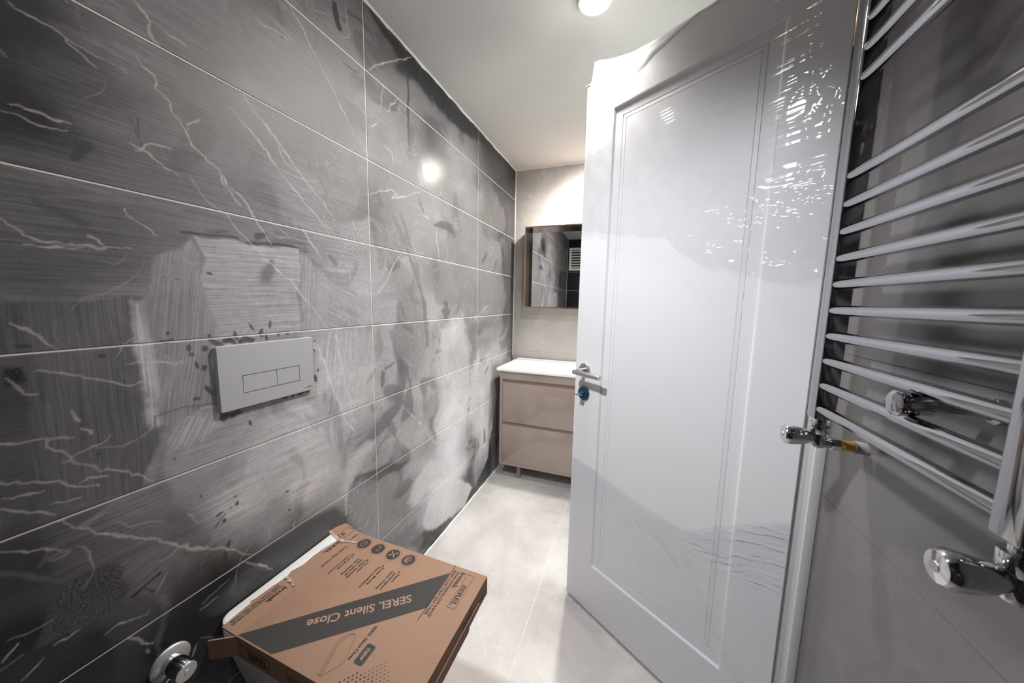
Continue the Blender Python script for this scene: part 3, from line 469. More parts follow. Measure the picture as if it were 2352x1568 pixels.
def paint(Y, Z):
    sh = Y.shape
    num = np.zeros(sh); den = np.zeros(sh)
    wy = Y + 0.03 * (fbm(Y * 9, Z * 9, 5) - 0.5) * 2; wz = Z + 0.03 * (fbm(Y * 9, Z * 9, 6) - 0.5) * 2
    for (cy, cz, h) in CTRL:
        w = 1.0 / ((wy - cy) ** 2 + (wz - cz) ** 2 + 0.0012) ** 1.7
        num += w * h; den += w
    dust_and_light = num / den
    dust_and_light *= 0.82 + 0.36 * fbm(Y * 3.0, Z * 14.0, 21, 4)
    across = Z + 0.02 * fbm(Y * 2.5, Z * 2.5, 9, 2); along = Y.copy()
    near_amp = 1.0 - 0.68 * sstep(0.75, 1.2, Y + 0.15 * (fbm(Y * 3, Z * 3, 33, 2) - 0.5))
    amp = (0.35 + 0.45 * vnoise(Y * 4, Z * 4, 31)) * near_amp
    smear = fbm(Y * 5 + 1.5 * fbm(Y * 4, Z * 4, 35, 2), Z * 4 + 1.5 * fbm(Y * 4, Z * 4, 36, 2), 37, 4)
    dust_and_light *= np.clip(1.0 + (1.0 - near_amp) * 1.7 * (smear - 0.5), 0.25, 1.5)
    wipe = fbm(Y * 9 + 2.0 * fbm(Y * 6, Z * 6, 51, 2), Z * 6 + 2.0 * fbm(Y * 6, Z * 6, 52, 2), 53, 3)
    dust_and_light *= 1.0 - 0.5 * (1.0 - 0.6 * near_amp) * sstep(0.60, 0.70, wipe)
    grain = 0.12 * sstep(0.5, 0.8, vnoise(Y * 5, Z * 5, 77))
    jit = (fbm(Y * 55, Z * 55, 3, 3) - 0.5)
    Yw = Y + 0.016 * (fbm(Y * 13, Z * 13, 301, 3) - 0.5) * 2; Zw = Z + 0.016 * (fbm(Y * 13, Z * 13, 302, 3) - 0.5) * 2
    for i, (pts, h, op, soft, ang, g) in enumerate(POLYS):
        soft = soft * 1.5
        pad = soft * 3 + 0.02
        m = near(Y, Z, pts, pad)
        if not m.any(): continue
        y, z = Y[m], Z[m]
        sd = poly_sd(Yw[m], Zw[m], pts) + jit[m] * max(0.006, soft * 1.2)
        k = (1 - sstep(-soft, soft, sd)) * op
        hv = h * (0.85 + 0.3 * fbm(y * 11, z * 11, 40 + i, 3))
        dust_and_light[m] = dust_and_light[m] * (1 - k) + hv * k
        if ang is not None:
            a = math.radians(ang)
            ac = -y * math.sin(a) + z * math.cos(a) + i * 0.37 + 0.012 * fbm(y * 6, z * 6, 60 + i, 2)
            al = y * math.cos(a) + z * math.sin(a)
            mm = k > 0.4 * op
            across[m] = np.where(mm, ac, across[m]); along[m] = np.where(mm, al, along[m])
            amp[m] = np.where(mm, 0.62 * near_amp[m], amp[m])
        else:
            amp[m] = amp[m] * (1 - 0.7 * k)
        grain[m] = grain[m] * (1 - k) + (1.0 if g else 0.0) * k
    for i, (pts, wd_, h, op, sf) in enumerate(STROKES):
        m = near(Y, Z, pts, wd_ * 1.6)
        if not m.any(): continue
        d, s, L = seg_dist(Y[m] * 0.4 + Yw[m] * 0.6, Z[m] * 0.4 + Zw[m] * 0.6, pts)
        hw = wd_ / 2 * (0.55 + 0.9 * vnoise(s * 30 + i * 7, s * 0, 90 + i))
        k = (1 - sstep(hw * (1 - sf), hw * (1 + sf), d + jit[m] * wd_ * 0.5)) * op
        dust_and_light[m] = dust_and_light[m] * (1 - k) + h * k
        amp[m] *= 1 - 0.6 * k
    for i, (cy, cz, ry, rz) in enumerate(BLOTS):
        m = near(Y, Z, [(cy, cz)], 3 * max(ry, rz))
        if not m.any(): continue
        y, z = Y[m] - cy, Z[m] - cz
        a = (i * 0.7) % 1.2 - 0.6
        u = (y * math.cos(a) + z * math.sin(a)) / ry; v = (-y * math.sin(a) + z * math.cos(a)) / rz
        r = np.hypot(u, v) + jit[m] * 0.9
        k = (1 - sstep(0.65, 1.15, r)) * 0.85
        dust_and_light[m] = dust_and_light[m] * (1 - k) + 0.07 * k
    vein = np.zeros(sh)
    for lst, base, jt in ((VEINS, 0.62, 0.6), (FINE_VEINS, 0.35, 0.3)):
        for i, (pts, wd_) in enumerate(lst):
            m = near(Y, Z, pts, wd_ * 3 + 0.01)
            if not m.any(): continue
            y, z = Y[m], Z[m]
            jy = (fbm(y * 60, z * 60, 131, 2) - 0.5) * 0.008 * jt * 2; jz = (fbm(y * 60, z * 60, 132, 2) - 0.5) * 0.008 * jt * 2
            jy = jy + (vnoise(y * 170, z * 170, 133) - 0.5) * 0.004 * jt; jz = jz + (vnoise(y * 170, z * 170, 134) - 0.5) * 0.004 * jt
            d, s, L = seg_dist(y + jy, z + jz, pts)
            hw = wd_ / 2 * (0.3 + 1.1 * vnoise(s * 30 + i * 13, s * 0 + i, 150) ** 1.5) + 0.0005
            taper = np.clip(np.minimum(s, L - s) / (0.25 * L + 1e-6), 0.25, 1)
            k = (1 - sstep(hw * taper * 0.35, hw * taper * 1.15 + 0.0015, d)) * base * (0.5 + 0.65 * vnoise(s * 40 + i, s * 0, 151))
            vein[m] = np.maximum(vein[m], np.clip(k, 0, 1))
    return dust_and_light, vein, np.clip(grain, 0, 1), across, along, amp

def dense_tile(y0, y1, z0, z1, res, parent):
    ny, nz = max(2, int(round((y1 - y0) / res))), max(2, int(round((z1 - z0) / res)))
    ys = np.linspace(y0, y1, ny + 1); zs = np.linspace(z0, z1, nz + 1)
    Yg, Zg = np.meshgrid(ys, zs)
    Y, Z = Yg.ravel(), Zg.ravel()
    n = Y.size
    co = np.zeros((n, 3)); co[:, 1] = Y; co[:, 2] = Z
    idx = np.arange(n).reshape(nz + 1, ny + 1)
    q = np.stack([idx[:-1, :-1], idx[:-1, 1:], idx[1:, 1:], idx[1:, :-1]], -1).reshape(-1, 4)
    ring = np.concatenate([idx[0, :-1], idx[:-1, -1], idx[-1, :0:-1], idx[:0:-1, 0]])
    sk = co[ring].copy(); sk[:, 0] = -0.006
    rn = len(ring)
    sid = np.arange(n, n + rn)
    sq = np.stack([ring, sid, np.roll(sid, -1), np.roll(ring, -1)], -1)
    V = np.concatenate([co, sk]); Fq = np.concatenate([q, sq])
    me = bpy.data.meshes.new('tile')
    me.vertices.add(len(V)); me.vertices.foreach_set('co', V.ravel())
    me.loops.add(Fq.size); me.loops.foreach_set('vertex_index', Fq.ravel().astype(np.int32))
    me.polygons.add(len(Fq)); me.polygons.foreach_set('loop_start', np.arange(0, Fq.size, 4, dtype=np.int32))
    me.update(calc_edges=True)
    dust_and_light, vein, grain, ac, al, am = paint(V[:, 1], V[:, 2])
    for nm, arr in (('dust_and_light', dust_and_light), ('vein', vein), ('grain', grain)):
        a = me.attributes.new(nm, 'FLOAT', 'POINT'); a.data.foreach_set('value', arr.astype(np.float32))
    a = me.attributes.new('brush', 'FLOAT_VECTOR', 'POINT')
    a.data.foreach_set('vector', np.stack([ac, al, am], -1).astype(np.float32).ravel())
    me.materials.append(M['dark_tile'])
    return link(bpy.data.objects.new('tile', me), parent)

# ------------------------------------------------------------------ structure
GAP = 0.0016
wl = box('wall_left', (-0.10, -0.0006, YR - 0.1, YB + 0.1, 0.0, ZC), M['grout'])
tag(wl, 'left wall of dark grey marble tiles smeared with plaster dust', kind='structure')
cols = [(YR, 0.099, 0.02), (0.099, 1.0153, 0.0020), (1.0153, 1.9313, 0.0035), (1.9313, YB, 0.005)]
rows = [(0.3 * k, min(0.3 * (k + 1), ZC)) for k in range(8)]
for (a, b, res) in cols:
    for (c, d) in rows:
        dense_tile(a + GAP, b - (GAP if b < YB else 0), c + (GAP if c > 0 else 0.003), d - (GAP if d < ZC else 0.002), res, wl)

def tile_boxes(parent, mat, fixed, front, depth, us, zs, axis, gap=0.0009):
    """flat tiles on a wall: axis 'x' -> wall plane x=front, us along y; axis 'y' -> plane y=front, us along x"""
    for (u0, u1) in us:
        for (z0, z1) in zs:
            if axis == 'x':
                box('tile', (min(front, front + depth), max(front, front + depth), u0 + gap, u1 - gap, z0 + gap, z1 - gap), mat, parent)
            else:
                box('tile', (u0 + gap, u1 - gap, min(front, front + depth), max(front, front + depth), z0 + gap, z1 - gap), mat, parent)

# right wall with the doorway
bm = bmesh.new()
bm_box(bm, W + 0.001, W + 0.14, YR - 0.1, OP0, 0, ZC)
bm_box(bm, W + 0.001, W + 0.14, OP1, YB + 0.1, 0, ZC)
bm_box(bm, W + 0.001, W + 0.14, OP0, OP1, OPZ, ZC)
wr = from_bm('wall_right', bm, M['grout_dim'])
tag(wr, 'right wall of mid-grey marble tiles with the doorway', kind='structure')
zr = [0.0, 0.18, 0.52, 0.86, 1.20, 1.54, 1.88, 2.22, ZC]
zrows = list(zip(zr[:-1], zr[1:]))
tile_boxes(wr, M['wall_tile_grey'], None, W, 0.008, [(YR, 0.045), (0.045, OP0)], zrows, 'x')
tile_boxes(wr, M['wall_tile_grey'], None, W, 0.008, [(OP1, YB)], zrows, 'x')
tile_boxes(wr, M['wall_tile_grey'], None, W, 0.008, [(OP0, OP1)], [(OPZ, 2.22), (2.22, ZC)], 'x')

# far wall
wb = box('wall_back', (-0.1, W + 0.14, YB + 0.001, YB + 0.12, 0, ZC), M['grout_grey'])
tag(wb, 'far wall of pale marble tiles behind the vanity', kind='structure')
zb = [0.0, 0.3, 0.6, 0.9, 1.2, 1.5, 1.8, 2.1, ZC]
tile_boxes(wb, M['light_tile'], None, YB, 0.008, [(0.003, 0.9), (0.9, W)], list(zip(zb[:-1], zb[1:])), 'y')

# wall behind the camera (seen in the mirror)
wq = box('wall_rear', (-0.1, W + 0.14, YR - 0.12, YR - 0.001, 0, ZC), M['grout'])
tag(wq, 'dark marble wall opposite the mirror', kind='structure')
tile_boxes(wq, M['dark_tile'], None, YR, -0.008, [(0.003, 0.9), (0.9, W)], list(zip(zb[:-1], zb[1:])), 'y', gap=0.0013)

# floor
fl = box('floor', (-0.1, 3.0, YR - 0.12, YB + 0.12, -0.10, -0.0007), M['grout_floor'])
tag(fl, 'floor of large pale marble tiles', kind='structure')
fx = [0.004, 0.602, 1.202, W + 0.14]
fy = [YR, 0.165, 0.757, 1.349, 1.941, YB]
for x0, x1 in zip(fx[:-1], fx[1:]):
    for y0, y1 in zip(fy[:-1], fy[1:]):
        if x0 > 1.1: continue
        box('tile', (x0 + 0.0014, x1 - 0.0014, y0 + 0.0014, y1 - 0.0014, -0.009, 0.0), M['floor_tile'], fl)
for y0, y1 in zip(fy[:-1], fy[1:]):
    box('tile', (1.2034, W - 0.001, y0 + 0.0014, y1 - 0.0014, -0.009, 0.0), M['floor_tile'], fl)
box('threshold', (W - 0.001, W + 0.14, OP0, OP1, -0.009, 0.0), M['floor_tile'], fl)
box('hall_slab', (W + 0.141, 2.99, 0.4, 2.6, -0.009, 0.0), M['floor_tile'], fl)

ce = box('ceiling', (-0.1, W + 0.14, YR - 0.12, YB + 0.12, ZC, ZC + 0.08), M['plaster'])
tag(ce, 'plain grey painted ceiling', kind='structure')

# hall beyond the doorway
for nm, b, lab in (('wall_hall_far', (2.95, 3.05, 0.4, 2.6, 0, 2.5), 'white hallway wall facing the doorway'),
              ('wall_hall_near', (W + 0.14, 3.05, 0.3, 0.4, 0, 2.5), 'white hallway end wall on the camera side'),
              ('wall_hall_end', (W + 0.14, 3.05, 2.6, 2.7, 0, 2.5), 'white hallway end wall on the far side'),
              ('ceiling_hall', (W + 0.14, 3.05, 0.3, 2.7, 2.5, 2.58), 'white hallway ceiling')):
    tag(box(nm, b, M['hall_white']), lab, kind='structure')
tag(box('wall_hall_side', (W + 0.1401, W + 0.15, 0.4, 2.6, ZC, 2.5), M['hall_white']), 'hallway wall strip above the doorway', kind='structure')

# added unseen window frame and glowing pane around the hallway daylight lamp
bm = bmesh.new()
for b in ((2.91, 2.949, 0.78, 0.84, 0.74, 1.96), (2.91, 2.949, 2.06, 2.12, 0.74, 1.96), (2.91, 2.949, 0.84, 2.06, 0.74, 0.80), (2.91, 2.949, 0.84, 2.06, 1.90, 1.96)):
    bm_box(bm, *b)
wn = from_bm('added_window_1', bm, M['casing'])
tag(wn, 'added unseen white window frame with glowing pane around the hallway lamp', kind='structure')
box('pane', (2.938, 2.946, 0.84, 2.06, 0.80, 1.90), emit_material('glowing_pane', (0.92, 1.0, 0.98), 2.0), wn)

# ragged white caulk beads: ceiling joint, far corner, floor joint
def bead(name, p0, p1, off1, off2, size, label, seed, n=90):
    p0, p1, o1, o2 = Vector(p0), Vector(p1), Vector(off1), Vector(off2)
    vs, fs = [], []
    for i in range(n + 1):
        t = i / n
        p = p0.lerp(p1, t)
        a = size * (0.45 + 1.0 * float(fbm(t * n * 0.21, 0.3, seed, 3)) ** 2)
        b = size * (0.45 + 1.3 * float(fbm(t * n * 0.33, 4.1, seed + 5, 3)) ** 2)
        vs += [p, p + o1 * a, p + o1 * a * 0.55 + o2 * b * 0.55, p + o2 * b]
    for i in range(n):
        k = 4 * i
        for j in range(3):
            fs.append((k + j, k + j + 1, k + j + 5, k + j + 4))
    o = obj(name, vs, fs, M['caulk'], smooth=False)
    return tag(o, label, kind='structure')
bead('trim_1', (0.0002, YR, ZC), (0.0002, YB, ZC), (1, 0, 0), (0, 0, -1), 0.008, 'ragged white filler line along left wall and ceiling', 3, 160)
bead('trim_2', (0.0002, YB, 0.85), (0.0002, YB, ZC), (1, 0, 0), (0, -1, 0), 0.006, 'white filler line in the far left corner', 8)
bead('trim_3', (0.0002, YR, 0.0002), (0.0002, YB, 0.0002), (1, 0, 0), (0, 0, 1), 0.007, 'white grout line where the dark wall meets the floor', 13, 160)
bead('trim_4', (0.0, YB, ZC), (W, YB, ZC), (0, 0, -1), (0, -1, 0), 0.006, 'white filler line along far wall and ceiling', 17)

# ------------------------------------------------------------------ door casing
bm = bmesh.new()
CX = 1.360
bm_box(bm, CX, W, 0.955, 1.030, 0, 2.185, bevel=0.003)
bm_box(bm, CX, W, 1.740, 1.815, 0, 2.185, bevel=0.003)
bm_box(bm, CX, W, 1.030, 1.740, 2.110, 2.185, bevel=0.003)
tc = from_bm('trim_5', bm, M['casing'], smooth=True, autos=35)
tag(tc, 'white door casing on the right wall beside the towel radiator', kind='structure')
bm = bmesh.new()
bm_box(bm, W - 0.004, W + 0.15, 1.0, 1.026, 0, 2.125)
bm_box(bm, W - 0.004, W + 0.15, 1.744, 1.77, 0, 2.125)
bm_box(bm, W - 0.004, W + 0.15, 1.026, 1.744, 2.10, 2.125)
from_bm('door_jamb', bm, M['casing'], tc)
box('casing_moulding', (CX - 0.013, CX + 0.002, 0.980, 1.028, 0, 2.11), M['casing'], tc, bevel=0.003)

# ------------------------------------------------------------------ door leaf (opened into the room)
DW, DZ0, DZ1 = 0.729, 0.012, 2.112
door = empty('door_1', (0.726, 1.367, 0.0), math.atan2(-0.544, 0.839))
tag(door, 'open white panelled door wrapped in clear stretch film', kind='structure')
# front face with a sunk panel: rings (s0, s1, z0, z1, depth)
O = (0.121, 0.615, 0.217, 1.985)
prof = [(0.0, 0.0), (0.0045, 0.0005), (0.010, 0.0065), (0.038, 0.0065), (0.0390, 0.0085), (0.0405, 0.0085), (0.0415, 0.0065), (0.052, 0.0058), (0.053, 0.0075), (0.0542, 0.0058)]
bm = bmesh.new()
ringv = []
for ins, dep in [(-1, 0)] + prof:
    if ins < 0: s0, s1, z0, z1 = 0.0, DW, DZ0, DZ1
    else: s0, s1, z0, z1 = O[0] + ins, O[1] - ins, O[2] + ins, O[3] - ins
    ringv.append([bm.verts.new((s0, dep, z0)), bm.verts.new((s1, dep, z0)), bm.verts.new((s1, dep, z1)), bm.verts.new((s0, dep, z1))])
for a, b in zip(ringv[:-1], ringv[1:]):
    for i in range(4):
        j = (i + 1) % 4
        bm.faces.new((a[i], a[j], b[j], b[i]))
bm.faces.new(ringv[-1])
back = [bm.verts.new((x, 0.040, z)) for x, z in ((0, DZ0), (DW, DZ0), (DW, DZ1), (0, DZ1))]
for i in range(4):
    j = (i + 1) % 4
    bm.faces.new((ringv[0][j], ringv[0][i], back[i], back[j]))
bm.faces.new((back[3], back[2], back[1], back[0]))
from_bm('leaf', bm, M['door_white'], door)
# lever handle
hd = empty('door_handle', (0.050, 0.0, 1.035), parent=door)
lathe('rose', [(0.0255, 0.0), (0.0265, 0.001), (0.0265, 0.007), (0.025, 0.009), (0.013, 0.0095), (0.012, 0.0085)], (0, 0, 0), (0, -1, 0), M['steel'], hd, seg=40)
tube('neck', [(0, -0.006, 0), (0, -0.03, 0), (0, -0.046, -0.002)], 0.0085, M['steel'], hd)
lathe('lever', [(0.0085, -0.004), (0.0098, -0.0025), (0.0098, 0.122), (0.0094, 0.1232)], (-0.012, -0.052, -0.006), (1, 0, -0.02), M['steel'], hd, seg=28)
kr = empty('key_rose', (0.050, 0.0, 0.938), parent=door)
lathe('cover_ring', [(0.0265, 0.0), (0.027, 0.001), (0.027, 0.008), (0.025, 0.0095), (0.010, 0.0095), (0.0095, 0.0085)], (0, 0, 0), (0, -1, 0), M['blue_film'], kr, seg=40)
lathe('cylinder', [(0.0085, 0.0), (0.0085, 0.012), (0.007, 0.013)], (0, -0.004, 0), (0, -1, 0), M['chrome'], kr, seg=24)
bm = bmesh.new(); bm_box(bm, -0.0013, 0.0013, -0.043, -0.012, -0.0055, 0.0055, bevel=0.0008)
bm_box(bm, -0.011, 0.011, -0.046, -0.028, -0.0015, 0.0015, bevel=0.001)
from_bm('key', bm, M['steel'], kr, smooth=True, autos=35)
# strike side latch plate and hinges
box('latch_plate', (-0.0012, 0.0006, 0.010, 0.030, 0.90, 1.12), M['steel'], door)
for hz in (0.22, 1.90):
    hg = empty('hinge', (DW + 0.0055, -0.001, hz), parent=door)
    lathe('knuckle', [(0.0035, -0.052), (0.0045, -0.050), (0.0045, 0.050), (0.0035, 0.052)], (0, 0, 0), (0, 0, 1), M['brass'], hg, seg=16)
    box('leaf_plate', (-0.0062, -0.0058, 0.006, 0.034, -0.05, 0.05), M['brass'], hg)

# ------------------------------------------------------------------ stretch film on the door
def curve_at(pts, x):
    return np.interp(x, [p[0] for p in pts], [p[1] for p in pts])

def film(name, s0, s1, low, high, ns, nz, dispf, label, mat):
    root = empty(name, (0.726, 1.367, 0.0), math.atan2(-0.544, 0.839))
    tag(root, label, 'plastic film')
    S = np.linspace(s0, s1, ns + 1); T = np.linspace(0, 1, nz + 1)
    Sg, Tg = np.meshgrid(S, T)
    lo, hi = low(Sg), high(Sg)
    Zg = lo + (hi - lo) * Tg
    D = dispf(Sg, Zg, Tg)
    V = np.stack([Sg, -D, Zg], -1).reshape(-1, 3)
    idx = np.arange((ns + 1) * (nz + 1)).reshape(nz + 1, ns + 1)
    q = np.stack([idx[:-1, :-1], idx[:-1, 1:], idx[1:, 1:], idx[1:, :-1]], -1).reshape(-1, 4)
    me = bpy.data.meshes.new('sheet')
    me.vertices.add(len(V)); me.vertices.foreach_set('co', V.ravel())
    me.loops.add(q.size); me.loops.foreach_set('vertex_index', q.ravel().astype(np.int32))
    me.polygons.add(len(q)); me.polygons.foreach_set('loop_start', np.arange(0, q.size, 4, dtype=np.int32))
    me.update(calc_edges=True)
    me.polygons.foreach_set('use_smooth', [True] * len(me.polygons))
    me.materials.append(M[mat])
    link(bpy.data.objects.new('sheet', me), root)
    return root

def rdg(x, y, seed, p=3):
    n = fbm(x, y, seed, 3)
    return (1 - np.abs(2 * n - 1)) ** p

UP_LOW = [(-0.004, 1.585), (0.10, 1.56), (0.226, 1.533), (0.351, 1.512), (0.395, 1.464), (0.436, 1.441), (0.484, 1.412), (0.604, 1.376), (0.695, 1.352), (0.738, 1.368)]
LO_TOP = [(-0.004, 0.656), (0.12, 0.640), (0.235, 0.619), (0.375, 0.600), (0.463, 0.601), (0.515, 0.624), (0.624, 0.705), (0.738, 0.775)]

def up_disp(s, z, t):
    d = 0.0020 + 0.0 * s
    a = 0.25 + 0.75 * sstep(0.35, 0.7, vnoise(s * 5, z * 4.5, 201))
    d = d + 0.0011 * a * rdg(s * 2.2 + 3, (z - 0.05 * s) * 62, 202, 2)
    d = d + 0.0016 * sstep(0.08, 0.0, np.abs(z - 1.575 + 0.02 * s) ) * sstep(0.25, 0.45, s) * rdg(s * 6, (z - 0.03 * s) * 55, 203)
    c = sstep(1.66, 1.50, z) * sstep(0.28, 0.5, s)
    d = d + 0.0045 * c * rdg(s * 11, (z + 0.25 * s) * 26, 204, 3) + 0.002 * c * rdg(s * 30, z * 34, 205, 2)
    e = sstep(0.10, 0.0, t)
    d = d + 0.004 * e * (0.3 + vnoise(s * 25, z * 8, 206)) * sstep(0.2, 0.45, s)
    r = sstep(0.60, 0.72, s) * sstep(1.5, 1.8, z)
    d = d + 0.0035 * r * rdg(s * 26, z * 17, 207, 3)
    tp = sstep(1.98, 2.06, z) * sstep(0.30, 0.5, s)
    d = d + 0.004 * tp * rdg(s * 9 + z * 8, z * 15 - s * 9, 208, 2)
    g1 = np.exp(-((s - 0.335 + 0.6 * (z - 1.87)) / 0.045) ** 2 - ((z - 1.868) / 0.055) ** 2)
    d = d + 0.0022 * g1 * (0.5 + 0.5 * np.sin((z - 0.10 * s) * 2 * math.pi / 0.0105 + 3 * vnoise(s * 12, z * 25, 210)))
    g2 = np.exp(-((s - 0.47) / 0.10) ** 2 - ((z - 1.567 + 0.02 * (s - 0.47)) / 0.016) ** 2)
    d = d + 0.0032 * g2 * (0.5 + 0.5 * np.sin((z - 0.05 * s) * 2 * math.pi / 0.0100 + 4 * vnoise(s * 10, z * 25, 211)))
    g3 = sstep(0.42, 0.58, s) * np.exp(-((z - 1.545) / 0.05) ** 2)
    d = d + 0.0040 * g3 * rdg(s * 14, (z - 0.06 * s) * 75, 212, 2)
    return d
def lo_disp(s, z, t):
    d = 0.0020 + 0.0 * s
    u = s * 0.83 + z * 0.55; v = -s * 0.55 + z * 0.83
    d = d + 0.0009 * rdg(u * 3.0, (z + 0.30 * s) * 48, 221, 2) * (0.4 + vnoise(s * 6, z * 6, 222))
    c = sstep(0.44, 0.52, s) * sstep(0.50, 0.60, z)
    d = d + 0.0095 * c * rdg(s * 12, (z - 0.4 * s) * 48, 223, 3) + 0.0025 * c * rdg(s * 40, z * 70, 224, 2)
    dg = np.exp(-((z - (0.56 - 0.55 * (s - 0.27))) / 0.018) ** 2) * sstep(0.24, 0.3, s) * sstep(0.56, 0.46, s)
    d = d + 0.006 * dg * rdg(s * 10, (z + 0.6 * s) * 75, 225, 2)
    dg2 = np.exp(-((z - (0.47 - 1.6 * (s - 0.50))) / 0.03) ** 2) * sstep(0.44, 0.5, s)
    d = d + 0.007 * dg2 * rdg(s * 24, (z + 1.2 * s) * 55, 226, 2)
    b = sstep(0.40, 0.22, z) * sstep(0.56, 0.62, s)
    d = d + 0.006 * b * rdg(s * 50, z * 30, 227, 3)
    e = sstep(0.95, 1.0, t)
    d = d + 0.0022 * e
    return d
film_up = film('stretch_film', -0.004, 0.730, lambda s: curve_at(UP_LOW, s) + 0.006 * (vnoise(s * 40, s * 0, 230) - 0.5) * 2, lambda s: s * 0 + 2.118, 170, 440, up_disp,
     'clear wrinkled stretch film and white foam wrapped over the upper part of the door', 'film')
film('stretch_film', -0.004, 0.730, lambda s: s * 0 + 0.004, lambda s: curve_at(LO_TOP, s) + 0.003 * (vnoise(s * 40, s * 0, 231) - 0.5) * 2, 170, 340, lo_disp,
     'clear creased stretch film covering the bottom of the door', 'film_low')

# loose tail of the lower film trailing on the floor at the free corner
film_lo = [o for o in COL.objects if o.name.startswith('stretch_film') and o is not film_up][0]
gs, gt = 26, 12
vs, fs = [], []
for i in range(gs + 1):
    for j in range(gt + 1):
        u, v = i / gs, j / gt
        s_ = -0.012 + 0.16 * u
        w_ = float(fbm(u * 9, v * 5, 261, 3))
        reach = 0.045 * (1 - 0.75 * u) * (0.7 + 0.6 * float(vnoise(u * 9, 0.4, 262)))
        vs.append((s_ + 0.006 * (w_ - 0.5), -0.003 - reach * v, 0.030 * (1 - v) ** 2 + 0.0012 + 0.010 * w_ * v * (1 - 0.6 * v)))
for i in range(gs):
    for j in range(gt):
        a = i * (gt + 1) + j
        fs.append((a, a + gt + 1, a + gt + 2, a + 1))
obj('film_tail', vs, fs, M['film'], film_lo, smooth=True)

# bunched wrapping over the top free corner of the door
FT = [(-0.006, 2.10), (0.018, 2.113), (0.012, 2.125), (0.022, 2.146), (0.017, 2.155), (0.020, 2.179), (0.054, 2.173), (0.082, 2.161), (0.103, 2.150), (0.187, 2.128), (0.262, 2.121), (0.45, 2.119), (0.739, 2.119)]
vs, fs = [], []
ns = 120
sec = [(0.0006, 0.0), (-0.0008, 0.10), (-0.0030, 0.50), (0.002, 1.0), (0.020, 1.03), (0.036, 1.0), (0.044, 0.7), (0.0435, 0.0)]
for i in range(ns + 1):
    s = -0.006 + (0.744) * (i / ns) ** 1.5
    top = float(np.interp(s, [p[0] for p in FT], [p[1] for p in FT]))
    lowz = 2.112 - 0.075 * float(sstep(0.0, 0.06, s)) * float(sstep(0.42, 0.12, s)) * (0.9 + 0.2 * float(vnoise(s * 30, 0.0, 240))) - 0.004
    for k, (yy, f) in enumerate(sec):
        w = float(vnoise(s * 35 + k * 3.1, k * 1.7, 241)) - 0.5
        g = 1.0 + 1.2 * float(sstep(0.25, 0.05, s))
        vs.append((s + 0.004 * w, yy + 0.006 * w * g * (1 if 2 < k < 7 else 0), lowz + (top - lowz) * f + 0.004 * w * g * (0 if k in (0, 7) else 1)))
m_ = len(sec)
for i in range(ns):
    for k in range(m_ - 1):
        fs.append((i * m_ + k, (i + 1) * m_ + k, (i + 1) * m_ + k + 1, i * m_ + k + 1))
fs.append(tuple(range(m_ - 1, -1, -1))); fs.append(tuple(range(ns * m_, (ns + 1) * m_)))
ob = obj('foam_wrap', vs, fs, M['foam'], film_up, smooth=True)
ob['label'] = 'white foam wrapping bunched over the top edge of the door'
ob.data.set_sharp_from_angle(angle=math.radians(50))

# ------------------------------------------------------------------ ceiling lights
def ceiling_light(key, x, y, label, cone=140.0, blend=1.0, aim=(0, 0, -1)):
    root = empty('ceiling_light', (x, y, ZC))
    tag(root, label, 'ceiling light', 'round ceiling downlights')
    lathe('trim_ring', [(0.062, 0.0), (0.062, 0.004), (0.056, 0.012), (0.050, 0.013), (0.049, 0.002)], (0, 0, 0), (0, 0, -1), M['light_ring'], root, seg=48)
    lathe('diffuser', [(0.0485, 0.001), (0.0485, 0.009), (0.044, 0.013), (0.030, 0.0155), (0.010, 0.016)], (0, 0, 0), (0, 0, -1), emit_material('led_diffuser_' + key, LAMP_WARM, DIFFUSER_GLOW[key]), root, seg=48)
    sl = bpy.data.lights.new('downlight_beam', 'SPOT')
    sl.energy = LAMP_POWER[key]; sl.color = LAMP_COLOR[key]
    sl.spot_size = math.radians(cone); sl.spot_blend = blend; sl.shadow_soft_size = 0.045
    so = bpy.data.objects.new('downlight_beam', sl)
    so.location = (0, 0, -0.064)
    so.rotation_euler = Vector(aim).to_track_quat('-Z', 'Y').to_euler()
    link(so, root)
    return root
ceiling_light('centre', 0.752, 1.272, 'round glowing downlight in the ceiling left of the open door', cone=156.0, aim=(-0.42, -0.16, -1.0))
ceiling_light('vanity', 0.66, 2.31, 'round downlight in the ceiling in front of the mirror, hidden behind the door', cone=173.0)
ceiling_light('entry', 0.35, 0.20, 'small tilted ceiling downlight above the near left side of the room', cone=85.0, aim=(0.40, 0.90, -1.40))

